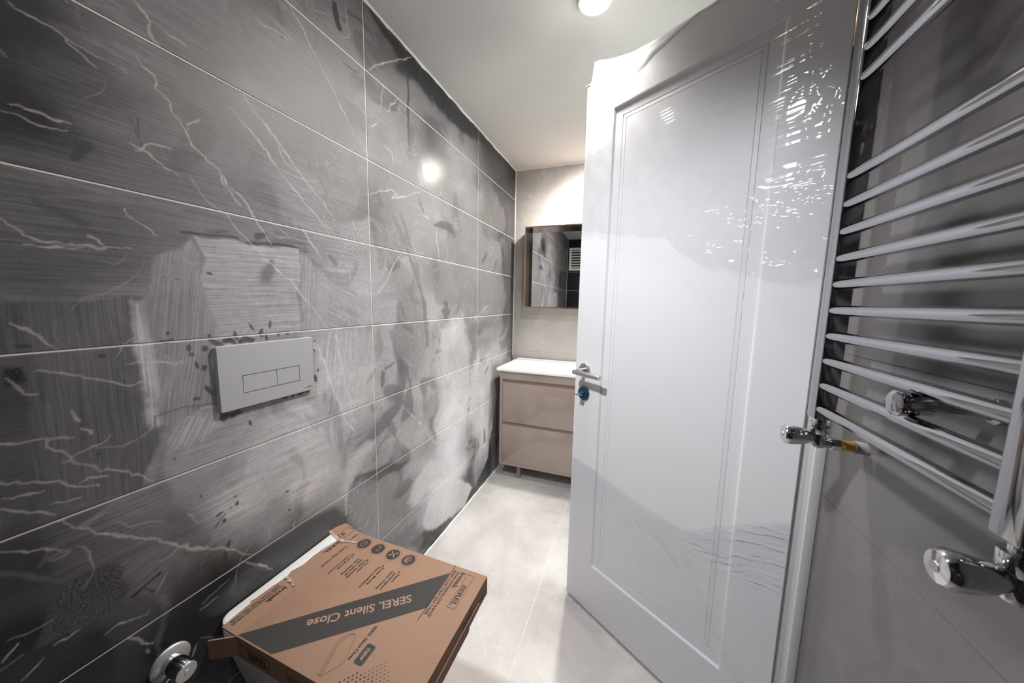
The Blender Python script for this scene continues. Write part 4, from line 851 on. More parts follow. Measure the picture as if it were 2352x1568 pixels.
# ------------------------------------------------------------------ flush plate
fp = empty('flush_plate', (0.0, 0.6215, 1.0985))
tag(fp, 'grey rectangular flush plate with two buttons on the dark wall', 'flush plate')
to3 = lambda u, v, d: (d, u, v)
def plate_ring():
    bm = bmesh.new()
    outer = rounded_poly([(-0.1265, -0.0815), (0.1265, -0.0815), (0.1265, 0.0815), (-0.1265, 0.0815)], 0.005)
    edge = rounded_poly([(-0.1255, -0.0805), (0.1255, -0.0805), (0.1255, 0.0805), (-0.1255, 0.0805)], 0.0045)
    n = len(outer)
    hole = [(-0.0745, -0.045), (0.080, -0.045), (0.080, 0.002), (-0.0745, 0.002)]
    # ring walls
    b0 = [bm.verts.new((0.0, p.x, p.y)) for p in outer]
    b1 = [bm.verts.new((0.0105, p.x, p.y)) for p in outer]
    b2 = [bm.verts.new((0.0115, p.x, p.y)) for p in edge]
    for A, B in ((b0, b1), (b1, b2)):
        for i in range(n):
            j = (i + 1) % n
            bm.faces.new((A[i], A[j], B[j], B[i]))
    h1 = [bm.verts.new((0.0115, u, v)) for u, v in hole]
    h0 = [bm.verts.new((0.006, u, v)) for u, v in hole]
    # front face split in four trapezoids between rounded outline quadrants and the hole
    q = n // 4
    for k in range(4):
        arc = [b2[(k * q + i) % n] for i in range(q)]
        nxt = b2[((k + 1) * q) % n]
        bm.faces.new(arc + [nxt, h1[(k + 1) % 4], h1[k]])
    for i in range(4):
        j = (i + 1) % 4
        bm.faces.new((h1[i], h1[j], h0[j], h0[i]))
    return bm
from_bm('plate', plate_ring(), M['satin_plastic'], fp)
box('button_recess', (0.0055, 0.0062, -0.0745, 0.080, -0.045, 0.002), M['dark_slot'], fp)
box('button', (0.006, 0.0112, -0.0728, 0.0118, -0.0433, 0.0003), M['satin_plastic'], fp)
box('button', (0.006, 0.0112, 0.0134, 0.0783, -0.0433, 0.0003), M['satin_plastic'], fp)

# ------------------------------------------------------------------ lettering
def text_mesh(txt, bold=0.0):
    cu = bpy.data.curves.new('lettering', 'FONT')
    cu.body = txt
    cu.size = 1.0
    cu.offset = bold
    cu.fill_mode = 'FRONT' if hasattr(cu, 'fill_mode') else cu.fill_mode
    cu.resolution_u = 3
    t = bpy.data.objects.new('lettering_tmp', cu)
    COL.objects.link(t)
    bpy.context.view_layer.update()
    dg = bpy.context.evaluated_depsgraph_get()
    me = bpy.data.meshes.new_from_object(t.evaluated_get(dg))
    bpy.data.objects.remove(t); bpy.data.curves.remove(cu)
    return me

def lettering(txt, parent, origin, right, upd, height, length, mat, bold=0.0, name='lettering'):
    """origin = start of the baseline; height of a capital; length of the whole line"""
    me = text_mesh(txt, bold)
    n = len(me.vertices)
    co = np.zeros(n * 3, np.float32); me.vertices.foreach_get('co', co); co = co.reshape(-1, 3)
    x0, x1 = co[:, 0].min(), co[:, 0].max()
    sx = length / (x1 - x0); sy = height / 0.70
    R_, U_ = Vector(right).normalized(), Vector(upd).normalized()
    Np = R_.cross(U_)
    out = np.zeros_like(co)
    a = (co[:, 0] - x0) * sx; b = co[:, 1] * sy
    for i in range(3):
        out[:, i] = origin[i] + a * R_[i] + b * U_[i]
    me.vertices.foreach_set('co', out.ravel()); me.update()
    me.materials.clear(); me.materials.append(mat)
    me.name = name
    return link(bpy.data.objects.new(name, me), parent)

lettering('-- VitrA', fp, (0.0118, 0.0935, -0.0715), (0, 1, 0), (0, 0, 1), 0.0042, 0.026, M['ink'], 0.02)

# ------------------------------------------------------------------ wall-hung toilet
tb = empty('toilet_bowl', (0.0, 0.630, 0.0))
tag(tb, 'white wall-hung toilet bowl under the cardboard box', 'toilet')
def d_outline(hw, ln, x0, n=64, corner=0.03, pw=2.5):
    pts = []
    # rear straight edge with rounded corners, front superellipse
    xs = 0.30 * ln
    for i in range(n):
        t = -math.pi / 2 + math.pi * i / (n - 1)
        c, s = math.cos(t), math.sin(t)
        x = x0 + xs + (ln - xs) * abs(c) ** (2 / pw)
        y = hw * (abs(s) ** (2 / pw)) * (1 if s >= 0 else -1)
        pts.append((x, y))
    m = 10
    for i in range(m + 1):
        t = math.pi / 2 * i / m
        pts.append((x0 + corner - corner * math.sin(t), hw - corner + corner * math.cos(t)))
    for i in range(m + 1):
        t = math.pi / 2 * i / m
        pts.append((x0 + corner - corner * math.cos(t), -(hw - corner) - corner * math.sin(t)))
    return pts
ZT = 0.499
levels = [(0.115, 0.085, 0.30, 0.02), (0.13, 0.100, 0.335, 0.022), (0.20, 0.120, 0.40, 0.025), (0.30, 0.145, 0.455, 0.028), (0.38, 0.165, 0.49, 0.03), (0.43, 0.1755, 0.512, 0.03),
          (0.455, 0.180, 0.522, 0.032), (ZT - 0.012, 0.1815, 0.525, 0.033), (ZT - 0.004, 0.1795, 0.523, 0.032), (ZT, 0.174, 0.518, 0.030)]
vs, fs = [], []
for (z, hw, ln, cr) in levels:
    for (x, y) in d_outline(hw, ln, 0.004 + (0.005 if z >= ZT else 0.0), corner=cr): vs.append((x, y, z))
n = len(vs) // len(levels)
for k in range(len(levels) - 1):
    for i in range(n):
        j = (i + 1) % n
        fs.append((k * n + i, k * n + j, (k + 1) * n + j, (k + 1) * n + i))
# bowl opening
inner = [(ZT, 1.0), (ZT - 0.006, 0.965), (ZT - 0.05, 0.93), (ZT - 0.12, 0.8), (ZT - 0.20, 0.5), (ZT - 0.22, 0.2)]
base = len(vs)
for (z, sc_) in inner:
    for i in range(n):
        t = 2 * math.pi * i / n - math.pi / 2
        vs.append((0.315 + 0.165 * sc_ * math.cos(t), 0.128 * sc_ * math.sin(t), z))
top0 = (len(levels) - 1) * n
bmx = bmesh.new()
bv = [bmx.verts.new(v) for v in vs]
for f in fs: bmx.faces.new([bv[i] for i in f])
for k in range(len(inner) - 1):
    for i in range(n):
        j = (i + 1) % n
        bmx.faces.new([bv[base + (k) * n + i], bv[base + (k) * n + j], bv[base + (k + 1) * n + j], bv[base + (k + 1) * n + i]])
bmx.faces.new([bv[i] for i in range(n - 1, -1, -1)])
bmx.faces.new([bv[base + (len(inner) - 1) * n + i] for i in range(n)])
bmx.verts.ensure_lookup_table(); bmx.edges.ensure_lookup_table()
loop_e = [bmx.edges.get((bv[top0 + i], bv[top0 + (i + 1) % n])) for i in range(n)] + [bmx.edges.get((bv[base + i], bv[base + (i + 1) % n])) for i in range(n)]
bmesh.ops.triangle_fill(bmx, use_beauty=True, use_dissolve=False, edges=[e for e in loop_e if e])
from_bm('bowl', bmx, M['ceramic'], tb, smooth=True, autos=40)

# ------------------------------------------------------------------ stop valve on the left wall
sv = empty('stop_valve', (0.0, 0.362, 0.480))
tag(sv, 'small chrome stop valve on the dark wall beside the toilet', 'valve')
lathe('escutcheon', [(0.036, 0.0), (0.036, 0.003), (0.034, 0.0055), (0.022, 0.0085)], (0, 0, 0), (1, 0, 0), M['satin_metal'], sv, seg=40)
lathe('body', [(0.0195, 0.007), (0.0195, 0.034)], (0, 0, 0), (1, 0, 0), M['chrome_bright'], sv, seg=36)
lathe('knob', [(0.0185, 0.0345), (0.0198, 0.0355), (0.0198, 0.060), (0.0188, 0.0615)], (0, 0, 0), (1, 0, 0), M['chrome_bright'], sv, seg=36)
lathe('knob_face', [(0.0186, 0.0613), (0.0180, 0.0622)], (0, 0, 0), (1, 0, 0), M['satin_metal'], sv, seg=36)
lathe('knob_button', [(0.0050, 0.0620), (0.0045, 0.0628)], (0, 0, 0), (1, 0, 0), M['steel'], sv, seg=20)
tube('outlet', [(0.022, -0.010, -0.012), (0.024, -0.034, -0.026), (0.025, -0.055, -0.045), (0.025, -0.062, -0.085)], 0.0055, M['chrome_bright'], sv)

# ------------------------------------------------------------------ vanity cabinet
vc = empty('vanity_cabinet', (0.0, 0.0, 0.0))
tag(vc, 'taupe gloss two-drawer vanity cabinet on legs against the far wall', 'cabinet')
VX0, VX1, VY0, VY1, VZ0, VZ1 = 0.066, 0.796, 2.172, YB - 0.002, 0.112, 0.808
vc.location = ((VX0 + VX1) / 2, (VY0 + VY1) / 2, 0)
ox, oy = vc.location.x, vc.location.y
def vb(name, x0, x1, y0, y1, z0, z1, mat, parent=vc, bevel=0.0):
    return box(name, (x0 - ox, x1 - ox, y0 - oy, y1 - oy, z0, z1), mat, parent, bevel)
vb('side_panel', VX0, VX0 + 0.018, VY0, VY1, VZ0, VZ1, M['lacquer'], bevel=0.001)
vb('side_panel', VX1 - 0.018, VX1, VY0, VY1, VZ0, VZ1, M['lacquer'], bevel=0.001)
vb('bottom_panel', VX0 + 0.018, VX1 - 0.018, VY0, VY1, VZ0, VZ0 + 0.016, M['lacquer'])
vb('back_panel', VX0 + 0.018, VX1 - 0.018, VY1 - 0.012, VY1, VZ0 + 0.016, VZ1, M['lacquer_dark'])
vb('top_rail', VX0 + 0.018, VX1 - 0.018, VY0 + 0.001, VY0 + 0.02, 0.752, VZ1, M['lacquer'])
vb('grip_profile', VX0 + 0.018, VX1 - 0.018, VY0 + 0.014, VY0 + 0.03, 0.722, 0.752, M['lacquer_dark'])
vb('grip_profile', VX0 + 0.018, VX1 - 0.018, VY0 + 0.014, VY0 + 0.03, 0.410, 0.440, M['lacquer_dark'])
d1 = vb('drawer', VX0 + 0.020, VX1 - 0.020, VY0 + 0.0005, VY0 + 0.02, 0.438, 0.728, M['lacquer'], bevel=0.001)
d2 = vb('drawer', VX0 + 0.020, VX1 - 0.020, VY0 + 0.0005, VY0 + 0.02, VZ0 + 0.017, 0.416, M['lacquer'], bevel=0.001)
for lx in (0.190, 0.650):
    for ly in (VY0 + 0.045, VY1 - 0.08):
        vb('leg', lx, lx + 0.026, ly, ly + 0.026, 0.0, VZ0, M['lacquer_dark'])
# basin
bs = empty('washbasin', (ox, oy, VZ1))
tag(bs, 'cream ceramic washbasin top lying on the vanity cabinet', 'washbasin')
bm = bmesh.new()
X0, X1, Y0, Y1 = 0.040 - ox, 0.822 - ox, 2.158 - oy, YB - 0.003 - oy
H = 0.022
def rect(x0, x1, y0, y1, z, r, k=6):
    return [bm.verts.new((p.x, p.y, z)) for p in rounded_poly([(x0, y0), (x1, y0), (x1, y1), (x0, y1)], r, k)]
R0 = rect(X0 + 0.004, X1 - 0.004, Y0 + 0.004, Y1, 0.0002, 0.008)
R1 = rect(X0, X1, Y0, Y1, 0.005, 0.010)
R2 = rect(X0, X1, Y0, Y1, H - 0.004, 0.010)
R3 = rect(X0 + 0.003, X1 - 0.003, Y0 + 0.003, Y1, H, 0.010)
R4 = rect(X0 + 0.016, X1 - 0.016, Y0 + 0.016, Y1 - 0.035, H - 0.0015, 0.012)
R5 = rect(X0 + 0.20, X1 - 0.15, Y0 + 0.045, Y1 - 0.09, H - 0.006, 0.05)
R6 = rect(X0 + 0.235, X1 - 0.185, Y0 + 0.075, Y1 - 0.12, H - 0.085, 0.06)
Rs = [R0, R1, R2, R3, R4, R5, R6]
for A, B in zip(Rs[:-1], Rs[1:]):
    for i in range(len(A)):
        j = (i + 1) % len(A)
        bm.faces.new((A[i], A[j], B[j], B[i]))
bm.faces.new(R6)
from_bm('basin', bm, M['basin'], bs, smooth=True, autos=35)
box('rear_upstand', (X0 + 0.012, X1 - 0.012, Y1 - 0.034, Y1 - 0.0002, H - 0.002, H + 0.012), M['basin'], bs, bevel=0.004)

# ------------------------------------------------------------------ mirror
MX0, MX1, MZ0, MZ1, MD = 0.126, 0.728, 1.255, 1.866, 0.118
mr = empty('wall_mirror', ((MX0 + MX1) / 2, YB, (MZ0 + MZ1) / 2))
tag(mr, 'square mirror in a deep bronze box frame above the vanity', 'mirror')
mx, mz = mr.location.x, mr.location.z
def mbx(name, x0, x1, y0, y1, z0, z1, mat):
    return box(name, (x0 - mx, x1 - mx, y0 - YB, y1 - YB, z0 - mz, z1 - mz), mat, mr)
T = 0.009
mbx('frame_side', MX0, MX0 + T, YB - MD, YB - 0.001, MZ0, MZ1, M['bronze'])
mbx('frame_side', MX1 - T, MX1, YB - MD, YB - 0.001, MZ0, MZ1, M['bronze'])
mbx('frame_top', MX0 + T, MX1 - T, YB - MD, YB - 0.001, MZ1 - T, MZ1, M['bronze'])
mbx('frame_shelf', MX0 + T, MX1 - T, YB - MD, YB - 0.001, MZ0, MZ0 + T * 0.8, M['bronze'])
gm_ = mbx('mirror_glass', MX0 + T, MX1 - T, YB - 0.010, YB - 0.004, MZ0 + T, MZ1 - T, M['mirror'])
gm_.rotation_euler = (0, 0, math.radians(MIRROR_TURN))
gm_.location.y -= 0.006

# ------------------------------------------------------------------ vent behind the camera
vg = empty('vent_grille', (0.215, YR, 2.005))
tag(vg, 'white louvred vent grille reflected in the mirror', 'vent')
bm = bmesh.new()
for b in ((-0.185, 0.185, 0.001, 0.022, 0.145, 0.18), (-0.185, 0.185, 0.001, 0.022, -0.18, -0.145), (-0.185, -0.15, 0.001, 0.022, -0.145, 0.145), (0.15, 0.185, 0.001, 0.022, -0.145, 0.145)):
    bm_box(bm, *b)
from_bm('frame', bm, M['vent'], vg)
box('duct_back', (-0.15, 0.15, 0.0005, 0.002, -0.145, 0.145), M['dark_slot'], vg)
for k in range(7):
    z = -0.125 + k * 0.0417
    s_ = box('slat', (-0.15, 0.15, 0.004, 0.020, z - 0.008, z + 0.008), M['vent'], vg)

# ------------------------------------------------------------------ cardboard box lying on the toilet
BL, BWD, BZ0, BZ1 = 0.445, 0.3575, 0.5008, 0.552
cb = empty('cardboard_box', (0.1513, 0.4118, 0.0), math.radians(-1.0))
tag(cb, 'flat brown printed cardboard box torn open, lying on the toilet', 'box')
T4 = 0.004
box('top_panel', (0.0, BL, 0.0, BWD, BZ1 - T4, BZ1), M['cardboard'], cb, bevel=0.0012)
box('bottom_panel', (0.0, BL, 0.0, BWD, BZ0, BZ0 + T4), M['cardboard'], cb)
box('front_panel', (0.0, BL - T4, 0.0, T4, BZ0 + T4, BZ1 - T4), M['cardboard'], cb)
box('rear_panel', (0.0, BL - T4, BWD - T4, BWD, BZ0 + T4, BZ1 - T4), M['cardboard'], cb)
box('end_panel', (BL - T4, BL, 0.0, BWD, BZ0 + T4, BZ1 - T4), M['cardboard'], cb)
# second layer tab low on the end panel
prism('end_tab', [(0.06, BZ0 - 0.006), (0.245, BZ0 - 0.006), (0.252, BZ0 + 0.004), (0.30, BZ0 + 0.006), (0.305, BZ0 + 0.02), (0.06, BZ0 + 0.02)], lambda u, v, d: (d, u, v), BL, BL + 0.003, M['cardboard'], cb)
# torn top flap towards the wall
FL = [(0.002, 0.0), (-0.058, 0.003), (-0.062, 0.040), (-0.063, 0.066), (-0.069, 0.070), (-0.066, 0.085), (-0.064, 0.119), (-0.059, 0.149), (-0.046, 0.1505), (-0.057, 0.153), (-0.066, 0.172), (-0.060, 0.190), (-0.056, 0.203), (-0.060, 0.235), (-0.058, 0.252), (-0.050, 0.285), (-0.043, 0.305), (-0.020, 0.312), (0.0, 0.318), (0.002, 0.318)]
def flap_z(u, d): return d + 0.22 * (-u) * 0 + (0.010 if False else 0.0)
def flap_pt(u, v, d):
    t = min(1.0, max(0.0, -u / 0.065))
    return (u, v, d - 0.004 * t * t)
prism('torn_flap', FL, flap_pt, BZ1 - 0.0035, BZ1 + 0.0002, M['cardboard'], cb)
FL2 = [(0.002, 0.316), (-0.014, 0.312), (-0.024, 0.306), (-0.034, 0.309), (-0.047, 0.305), (-0.062, 0.312), (-0.078, 0.315), (-0.097, 0.322), (-0.094, 0.345), (-0.082, 0.372), (-0.040, 0.364), (-0.018, 0.3585), (0.002, BWD)]
prism('torn_corner_flap', FL2, lambda u, v, d: (u, v, d + 0.10 * max(0, -u) ** 1.3), BZ1 - 0.0035, BZ1 + 0.0004, M['cardboard'], cb)
def torn_edge(pts, wdt, seed, zf):
    vs, fs = [], []
    for i, (u, v) in enumerate(pts):
        k = wdt * (0.4 + 1.2 * float(vnoise(i * 1.7, 0.2, seed)))
        z = zf(u, v)
        vs += [(u - 0.001, v - k * 0.8, z + 0.0008), (u + 0.001, v + k * 0.2, z + 0.0018 + 0.003 * float(vnoise(i * 2.3, 3.0, seed))), (u + 0.002, v + k * 0.9, z + 0.0006)]
    for i in range(len(pts) - 1):
        a = i * 3
        fs += [(a, a + 1, a + 4, a + 3), (a + 1, a + 2, a + 5, a + 4)]
    return obj('torn_edge', vs, fs, M['torn'], cb)
torn_edge([(0.022, 0.322), (0.014, 0.316), (0.004, 0.318), (-0.006, 0.313), (-0.014, 0.312), (-0.024, 0.306), (-0.034, 0.309), (-0.047, 0.305), (-0.056, 0.310), (-0.075, 0.314), (-0.096, 0.322)], 0.006, 301, lambda u, v: BZ1 + 0.0002 + 0.10 * max(0, -u) ** 1.3)
torn_edge([(-0.058, 0.150), (-0.046, 0.1495), (-0.036, 0.145), (-0.026, 0.144), (-0.015, 0.139), (-0.007, 0.1365)], 0.0035, 302, lambda u, v: BZ1 - 0.002 * max(0, min(1, -u / 0.065)))
# clear tape strip along the crease
# side flap sticking out at the near corner
prism('side_flap', [(0.0, BZ0 + 0.003), (0.062, BZ0 - 0.004), (0.062, BZ1 - 0.009), (0.0, BZ1 - 0.001)], lambda u, v, d: (-u * 0.90 - d * 0.42, -u * 0.42 + d * 0.9, v), 0.0, 0.0035, M['cardboard'], cb)

ZP = BZ1 + 0.0004
def flat_poly(name, pts, z, mat, parent=cb):
    return obj(name, [(p[0], p[1], z) for p in pts], [tuple(range(len(pts)))], mat, parent)
band = flat_poly('printed_band', [(0.0, 0.0035), (0.110, 0.0035), (0.3473, 0.2155), (0.3455, 0.3285), (0.0, 0.0035)][:4], ZP, M['band'])
# text reading away from the rear edge: right = -v, up = +u
RD, UD = (0, -1, 0), (1, 0, 0)
ZL = ZP + 0.0003
def tl(txt, u, v0, v1, h, bold=0.0, mat='ink'):
    return lettering(txt, cb, (u, v0, ZL), RD, UD, h, abs(v0 - v1), M[mat], bold)
d_ = Vector((-0.775, -0.632, 0)); e_ = Vector((0.632, -0.775, 0))
lettering('SEREL Silent Close', cb, (0.2905, 0.2315, ZL), d_, e_, 0.0215, 0.232, M['kraft_print'], 0.018)
flat_poly('printed_rule', [(0.3462, 0.180), (0.3482, 0.180), (0.3482, 0.3572), (0.3462, 0.3572)], ZP, M['ink'])
tl('SILENT CLOSE TOILET SEAT COVER', 0.3515, 0.3425, 0.200, 0.0068, 0.01)
tl('YAVA\u015e KAPANAN KLOZET KAPA\u011eI', 0.3620, 0.3425, 0.199, 0.0068, 0.01)
tl('Irmak', 0.3735, 0.3425, 0.288, 0.0128, 0.022)
tl('SEREL', 0.3965, 0.3085, 0.2435, 0.0125, 0.016)
tl('\u00ae', 0.4045, 0.2425, 0.2395, 0.003)
def rect_line(u0, u1, v0, v1, t=0.0009, parent=cb, z=ZP, name='printed_frame'):
    vs = [(u0, v0, z), (u1, v0, z), (u1, v1, z), (u0, v1, z), (u0 + t, v0 + t, z), (u1 - t, v0 + t, z), (u1 - t, v1 - t, z), (u0 + t, v1 - t, z)]
    return obj(name, vs, [(0, 1, 5, 4), (1, 2, 6, 5), (2, 3, 7, 6), (3, 0, 4, 7)], M['ink'], parent)
rect_line(0.3918, 0.4134, 0.2366, 0.3424)
# icons
def disc(name, c, r, z, mat, n=40, r0=0.0):
    if r0 == 0:
        return obj(name, [(c[0] + r * math.cos(2 * math.pi * i / n), c[1] + r * math.sin(2 * math.pi * i / n), z) for i in range(n)], [tuple(range(n))], mat, cb)
    vs, fs = [], []
    for i in range(n):
        a = 2 * math.pi * i / n
        vs += [(c[0] + r * math.cos(a), c[1] + r * math.sin(a), z), (c[0] + r0 * math.cos(a), c[1] + r0 * math.sin(a), z)]
    for i in range(n):
        j = (i + 1) % n
        fs.append((2 * i, 2 * j, 2 * j + 1, 2 * i + 1))
    return obj(name, vs, fs, mat, cb)
def dots(name, cs, r, z, mat):
    vs, fs = [], []
    for (u, v) in cs:
        k = len(vs)
        vs += [(u - r, v - r, z), (u + r, v - r, z), (u + r, v + r, z), (u - r, v + r, z)]
        fs.append((k, k + 1, k + 2, k + 3))
    return obj(name, vs, fs, mat, cb)
def bars(name, segs, w, z, mat):
    vs, fs = [], []
    for (a, b) in segs:
        a, b = Vector((*a, 0)), Vector((*b, 0))
        p = Vector((-(b - a).y, (b - a).x, 0)).normalized() * w / 2
        k = len(vs)
        for q in (a - p, b - p, b + p, a + p): vs.append((q.x, q.y, z))
        fs.append((k, k + 1, k + 2, k + 3))
    return obj(name, vs, fs, mat, cb)
IC = [(0.0422, 0.325), (0.0977, 0.3242), (0.1538, 0.3236), (0.2096, 0.3232)]
for (cu, cv) in IC:
    disc('printed_icon', (cu, cv), 0.0195, ZP, M['ink'])
    dots('printed_dot_ring', [(cu + 0.0235 * math.cos(2 * math.pi * i / 44), cv + 0.0235 * math.sin(2 * math.pi * i / 44)) for i in range(44)], 0.0006, ZP, M['ink'])
    dots('printed_dot_trail', [(cu + 0.002 * k / 4, cv - 0.026 - 0.004 * k) for k in range(5)], 0.0006, ZP, M['ink'])
    disc('printed_bullet', (cu + 0.004, cv - 0.046), 0.0028, ZP, M['ink'], 16)
c = IC[0]; disc('icon_mark', c, 0.0105, ZL, M['kraft_print'], 32, 0.0090); bars('icon_mark', [((c[0], c[1]), (c[0] + 0.004, c[1] + 0.002)), ((c[0], c[1]), (c[0] - 0.001, c[1] + 0.005))], 0.0012, ZL, M['kraft_print'])
c = IC[1]; bars('icon_mark', [((c[0] + 0.004, c[1] - 0.010), (c[0] + 0.004, c[1] + 0.008)), ((c[0] + 0.004, c[1] + 0.008), (c[0] - 0.008, c[1] + 0.010)), ((c[0] - 0.004, c[1] - 0.006), (c[0] + 0.002, c[1] - 0.006))], 0.0018, ZL, M['kraft_print'])
c = IC[2]; bars('icon_mark', [((c[0] - 0.011, c[1] - 0.009), (c[0] + 0.011, c[1] + 0.009)), ((c[0] - 0.011, c[1] + 0.009), (c[0] + 0.011, c[1] - 0.009)), ((c[0] + 0.007, c[1] + 0.012), (c[0] + 0.013, c[1] + 0.005))], 0.0034, ZL, M['kraft_print'])
c = IC[3]; bars('icon_mark', [((c[0] - 0.010, c[1] - 0.010), (c[0] + 0.013 * math.cos(a) - 0.004, c[1] + 0.016 * math.sin(a) - 0.002)) for a in (-0.55, 0.15, 0.80, 1.40, 2.0)], 0.0019, ZL, M['kraft_print'])
tl('Toilet Seat Cover', -0.0015, 0.297, 0.209, 0.0078, 0.012)
tl('2 y\u0131l garanti', 0.0470, 0.2745, 0.2215, 0.0066, 0.012)
tl('2 years warranty', 0.0365, 0.2745, 0.1995, 0.0066, 0.012)
tl('Tak-\u00e7\u0131kar', 0.1040, 0.2740, 0.2335, 0.0066, 0.012)
tl('kolay temizlik', 0.0935, 0.2740, 0.2075, 0.0066, 0.012)
tl('easy take-off', 0.0830, 0.2740, 0.2125, 0.0066, 0.012)
tl('easy cleaning', 0.0725, 0.2740, 0.2115, 0.0066, 0.012)
tl('Kolay Montaj', 0.1600, 0.2725, 0.2140, 0.0066, 0.012)
tl('Easy installation', 0.1485, 0.2725, 0.1985, 0.0066, 0.012)
tl('Sessiz', 0.2150, 0.2718, 0.2440, 0.0066, 0.012)
tl('yava\u015f kapan\u0131r', 0.2040, 0.2718, 0.2120, 0.0066, 0.012)
tl('Silent closing', 0.1930, 0.2735, 0.2115, 0.0066, 0.012)
tl('SEREL Silent Close', 0.2655, 0.1335, 0.0550, 0.0070, 0.014)
bd = rounded_poly([(0.2805, 0.0545), (0.3025, 0.0545), (0.3025, 0.0975), (0.2805, 0.0975)], 0.005)
flat_poly('printed_badge', [(p.x, p.y) for p in bd], ZP, M['band'])
tl('new', 0.2870, 0.0885, 0.0635, 0.0120, 0.022, 'kraft_print')
seat = [(0.2349, 0.0112), (0.2421, 0.0115), (0.2527, 0.0281), (0.2633, 0.047), (0.2535, 0.0718), (0.2445, 0.0945), (0.2415, 0.0995), (0.2356, 0.1009), (0.226, 0.0976), (0.2188, 0.086), (0.2175, 0.072), (0.2204, 0.056), (0.2326, 0.0168), (0.2349, 0.0112)]
bars('printed_drawing', list(zip(seat[:-1], seat[1:])) + [((0.2421, 0.0115), (0.2235, 0.070)), ((0.2235, 0.070), (0.2255, 0.088)), ((0.2255, 0.088), (0.2356, 0.1009)), ((0.2385, 0.0114), (0.2218, 0.066))], 0.0006, ZP, M['ink'])
dt = []
for i in range(12):
    for j in range(16):
        u = 0.262 + 0.0095 * i + 0.0045 * (j % 2); v = 0.086 - 0.0062 * j
        if v < 0.006: continue
        if v < 0.084 - abs(u - 0.345) * 1.0 and u < 0.385: dt.append((u, v))
dots('printed_dots', [p for p in dt if p[1] > 0.045], 0.0010, ZP, M['ink'])
dots('printed_dots', [p for p in dt if p[1] <= 0.045], 0.0016, ZP, M['ink'])
# flap print (the same block, repeated)
ZF = BZ1 + 0.0006
def tf(txt, u, v0, v1, h, bold=0.0):
    return lettering(txt, cb, (u, v0, ZF - 0.0035 * min(1, max(0, -u / 0.065)) ** 2), RD, UD, h, abs(v0 - v1), M['ink'], bold)
tf('Irmak', -0.0310, 0.1290, 0.0800, 0.0110, 0.022)
tf('YAVA\u015e KAPANAN KLOZET KAPA\u011eI', -0.0425, 0.1300, 0.0130, 0.0060, 0.008)
tf('SILENT CLOSE TOILET SEAT COVER', -0.0520, 0.1280, 0.0150, 0.0060, 0.008)
tf('EREL', -0.0420, 0.3000, 0.2520, 0.0105, 0.016)
lettering('S', cb, (-0.0545, 0.3340, ZF + 0.0030), RD, UD, 0.0120, 0.0090, M['ink'], 0.016)
lettering('Toilet C', cb, (-0.012, 0.3520, ZF + 0.0005), RD, UD, 0.0078, 0.036, M['ink'], 0.012)
rect_line(-0.060, -0.030, 0.318, 0.360, 0.0008, z=ZF + 0.0032)
# end panel (facing the door) and front panel print
EX = BL + 0.0003
lettering('Irmak', cb, (EX, 0.222, 0.5275), (0, 1, 0), (0, 0, 1), 0.0125, 0.049, M['ink'], 0.022)
lettering('SILENT CLOSE TOILET SEAT COVER', cb, (EX, 0.222, 0.5170), (0, 1, 0), (0, 0, 1), 0.0050, 0.120, M['ink'], 0.008)
lettering('YAVA\u015e KAPANAN KLOZET KAPA\u011eI', cb, (EX, 0.222, 0.5235 - 0.0125), (0, 1, 0), (0, 0, 1), 0.0050, 0.110, M['ink'], 0.008)
lettering('SEREL', cb, (EX, 0.028, 0.5200), (0, 1, 0), (0, 0, 1), 0.0140, 0.068, M['ink'], 0.016)
def frame3(name, pt, a0, a1, b0, b1, t):
    vs = [pt(a0, b0), pt(a1, b0), pt(a1, b1), pt(a0, b1), pt(a0 + t, b0 + t), pt(a1 - t, b0 + t), pt(a1 - t, b1 - t), pt(a0 + t, b1 - t)]
    return obj(name, vs, [(0, 1, 5, 4), (1, 2, 6, 5), (2, 3, 7, 6), (3, 0, 4, 7)], M['ink'], cb)
frame3('printed_frame', lambda a, b: (EX, a, b), 0.006, 0.112, 0.5135, 0.5420, 0.0008)
FY = -0.0003
lettering('SEREL', cb, (0.036, FY, 0.5150), (1, 0, 0), (0, 0, 1), 0.0150, 0.064, M['ink'], 0.022)
frame3('printed_frame', lambda a, b: (a, FY, b), 0.008, 0.107, 0.5095, 0.5370, 0.0009)
lettering('SILENT CLOSE', cb, (0.160, FY, 0.5150), (1, 0, 0), (0, 0, 1), 0.0150, 0.105, M['ink'], 0.018)

# ------------------------------------------------------------------ towel radiator
RX, PY0, PY1, NY0, NY1 = 1.2985, 0.810, 0.843, 0.430, 0.464
PXA, PXB, PZ0, PZ1 = 1.2875, 1.3215, 1.078, 1.935
tr = empty('towel_radiator', (PXA, (PY0 + NY1) / 2, PZ0))
tag(tr, 'chrome ladder towel radiator on the right wall', 'towel radiator')
tx, ty, tz = tr.location
def tbx(name, x0, x1, y0, y1, z0, z1, mat, bevel=0.0, parent=tr, seg=3):
    return box(name, (x0 - tx, x1 - tx, y0 - ty, y1 - ty, z0 - tz, z1 - tz), mat, parent, bevel, seg)
tbx('post', PXA, PXB, PY0, PY1, PZ0, PZ1, M['chrome'], 0.0035)
tbx('post', PXA, PXB, NY0, NY1, PZ0, PZ1, M['chrome'], 0.0035)
BAR_Z = [1.1005, 1.148, 1.197, 1.246, 1.295, 1.344, 1.392, 1.441, 1.490, 1.540, 1.706, 1.754, 1.802, 1.851, 1.900]
for z in BAR_Z:
    lathe('bar', [(0.0098, 0.0), (0.0098, PY0 - NY1 + 0.004)], (RX - tx, NY1 - 0.002 - ty, z - tz), (0, 1, 0), M['chrome'], tr, seg=28)
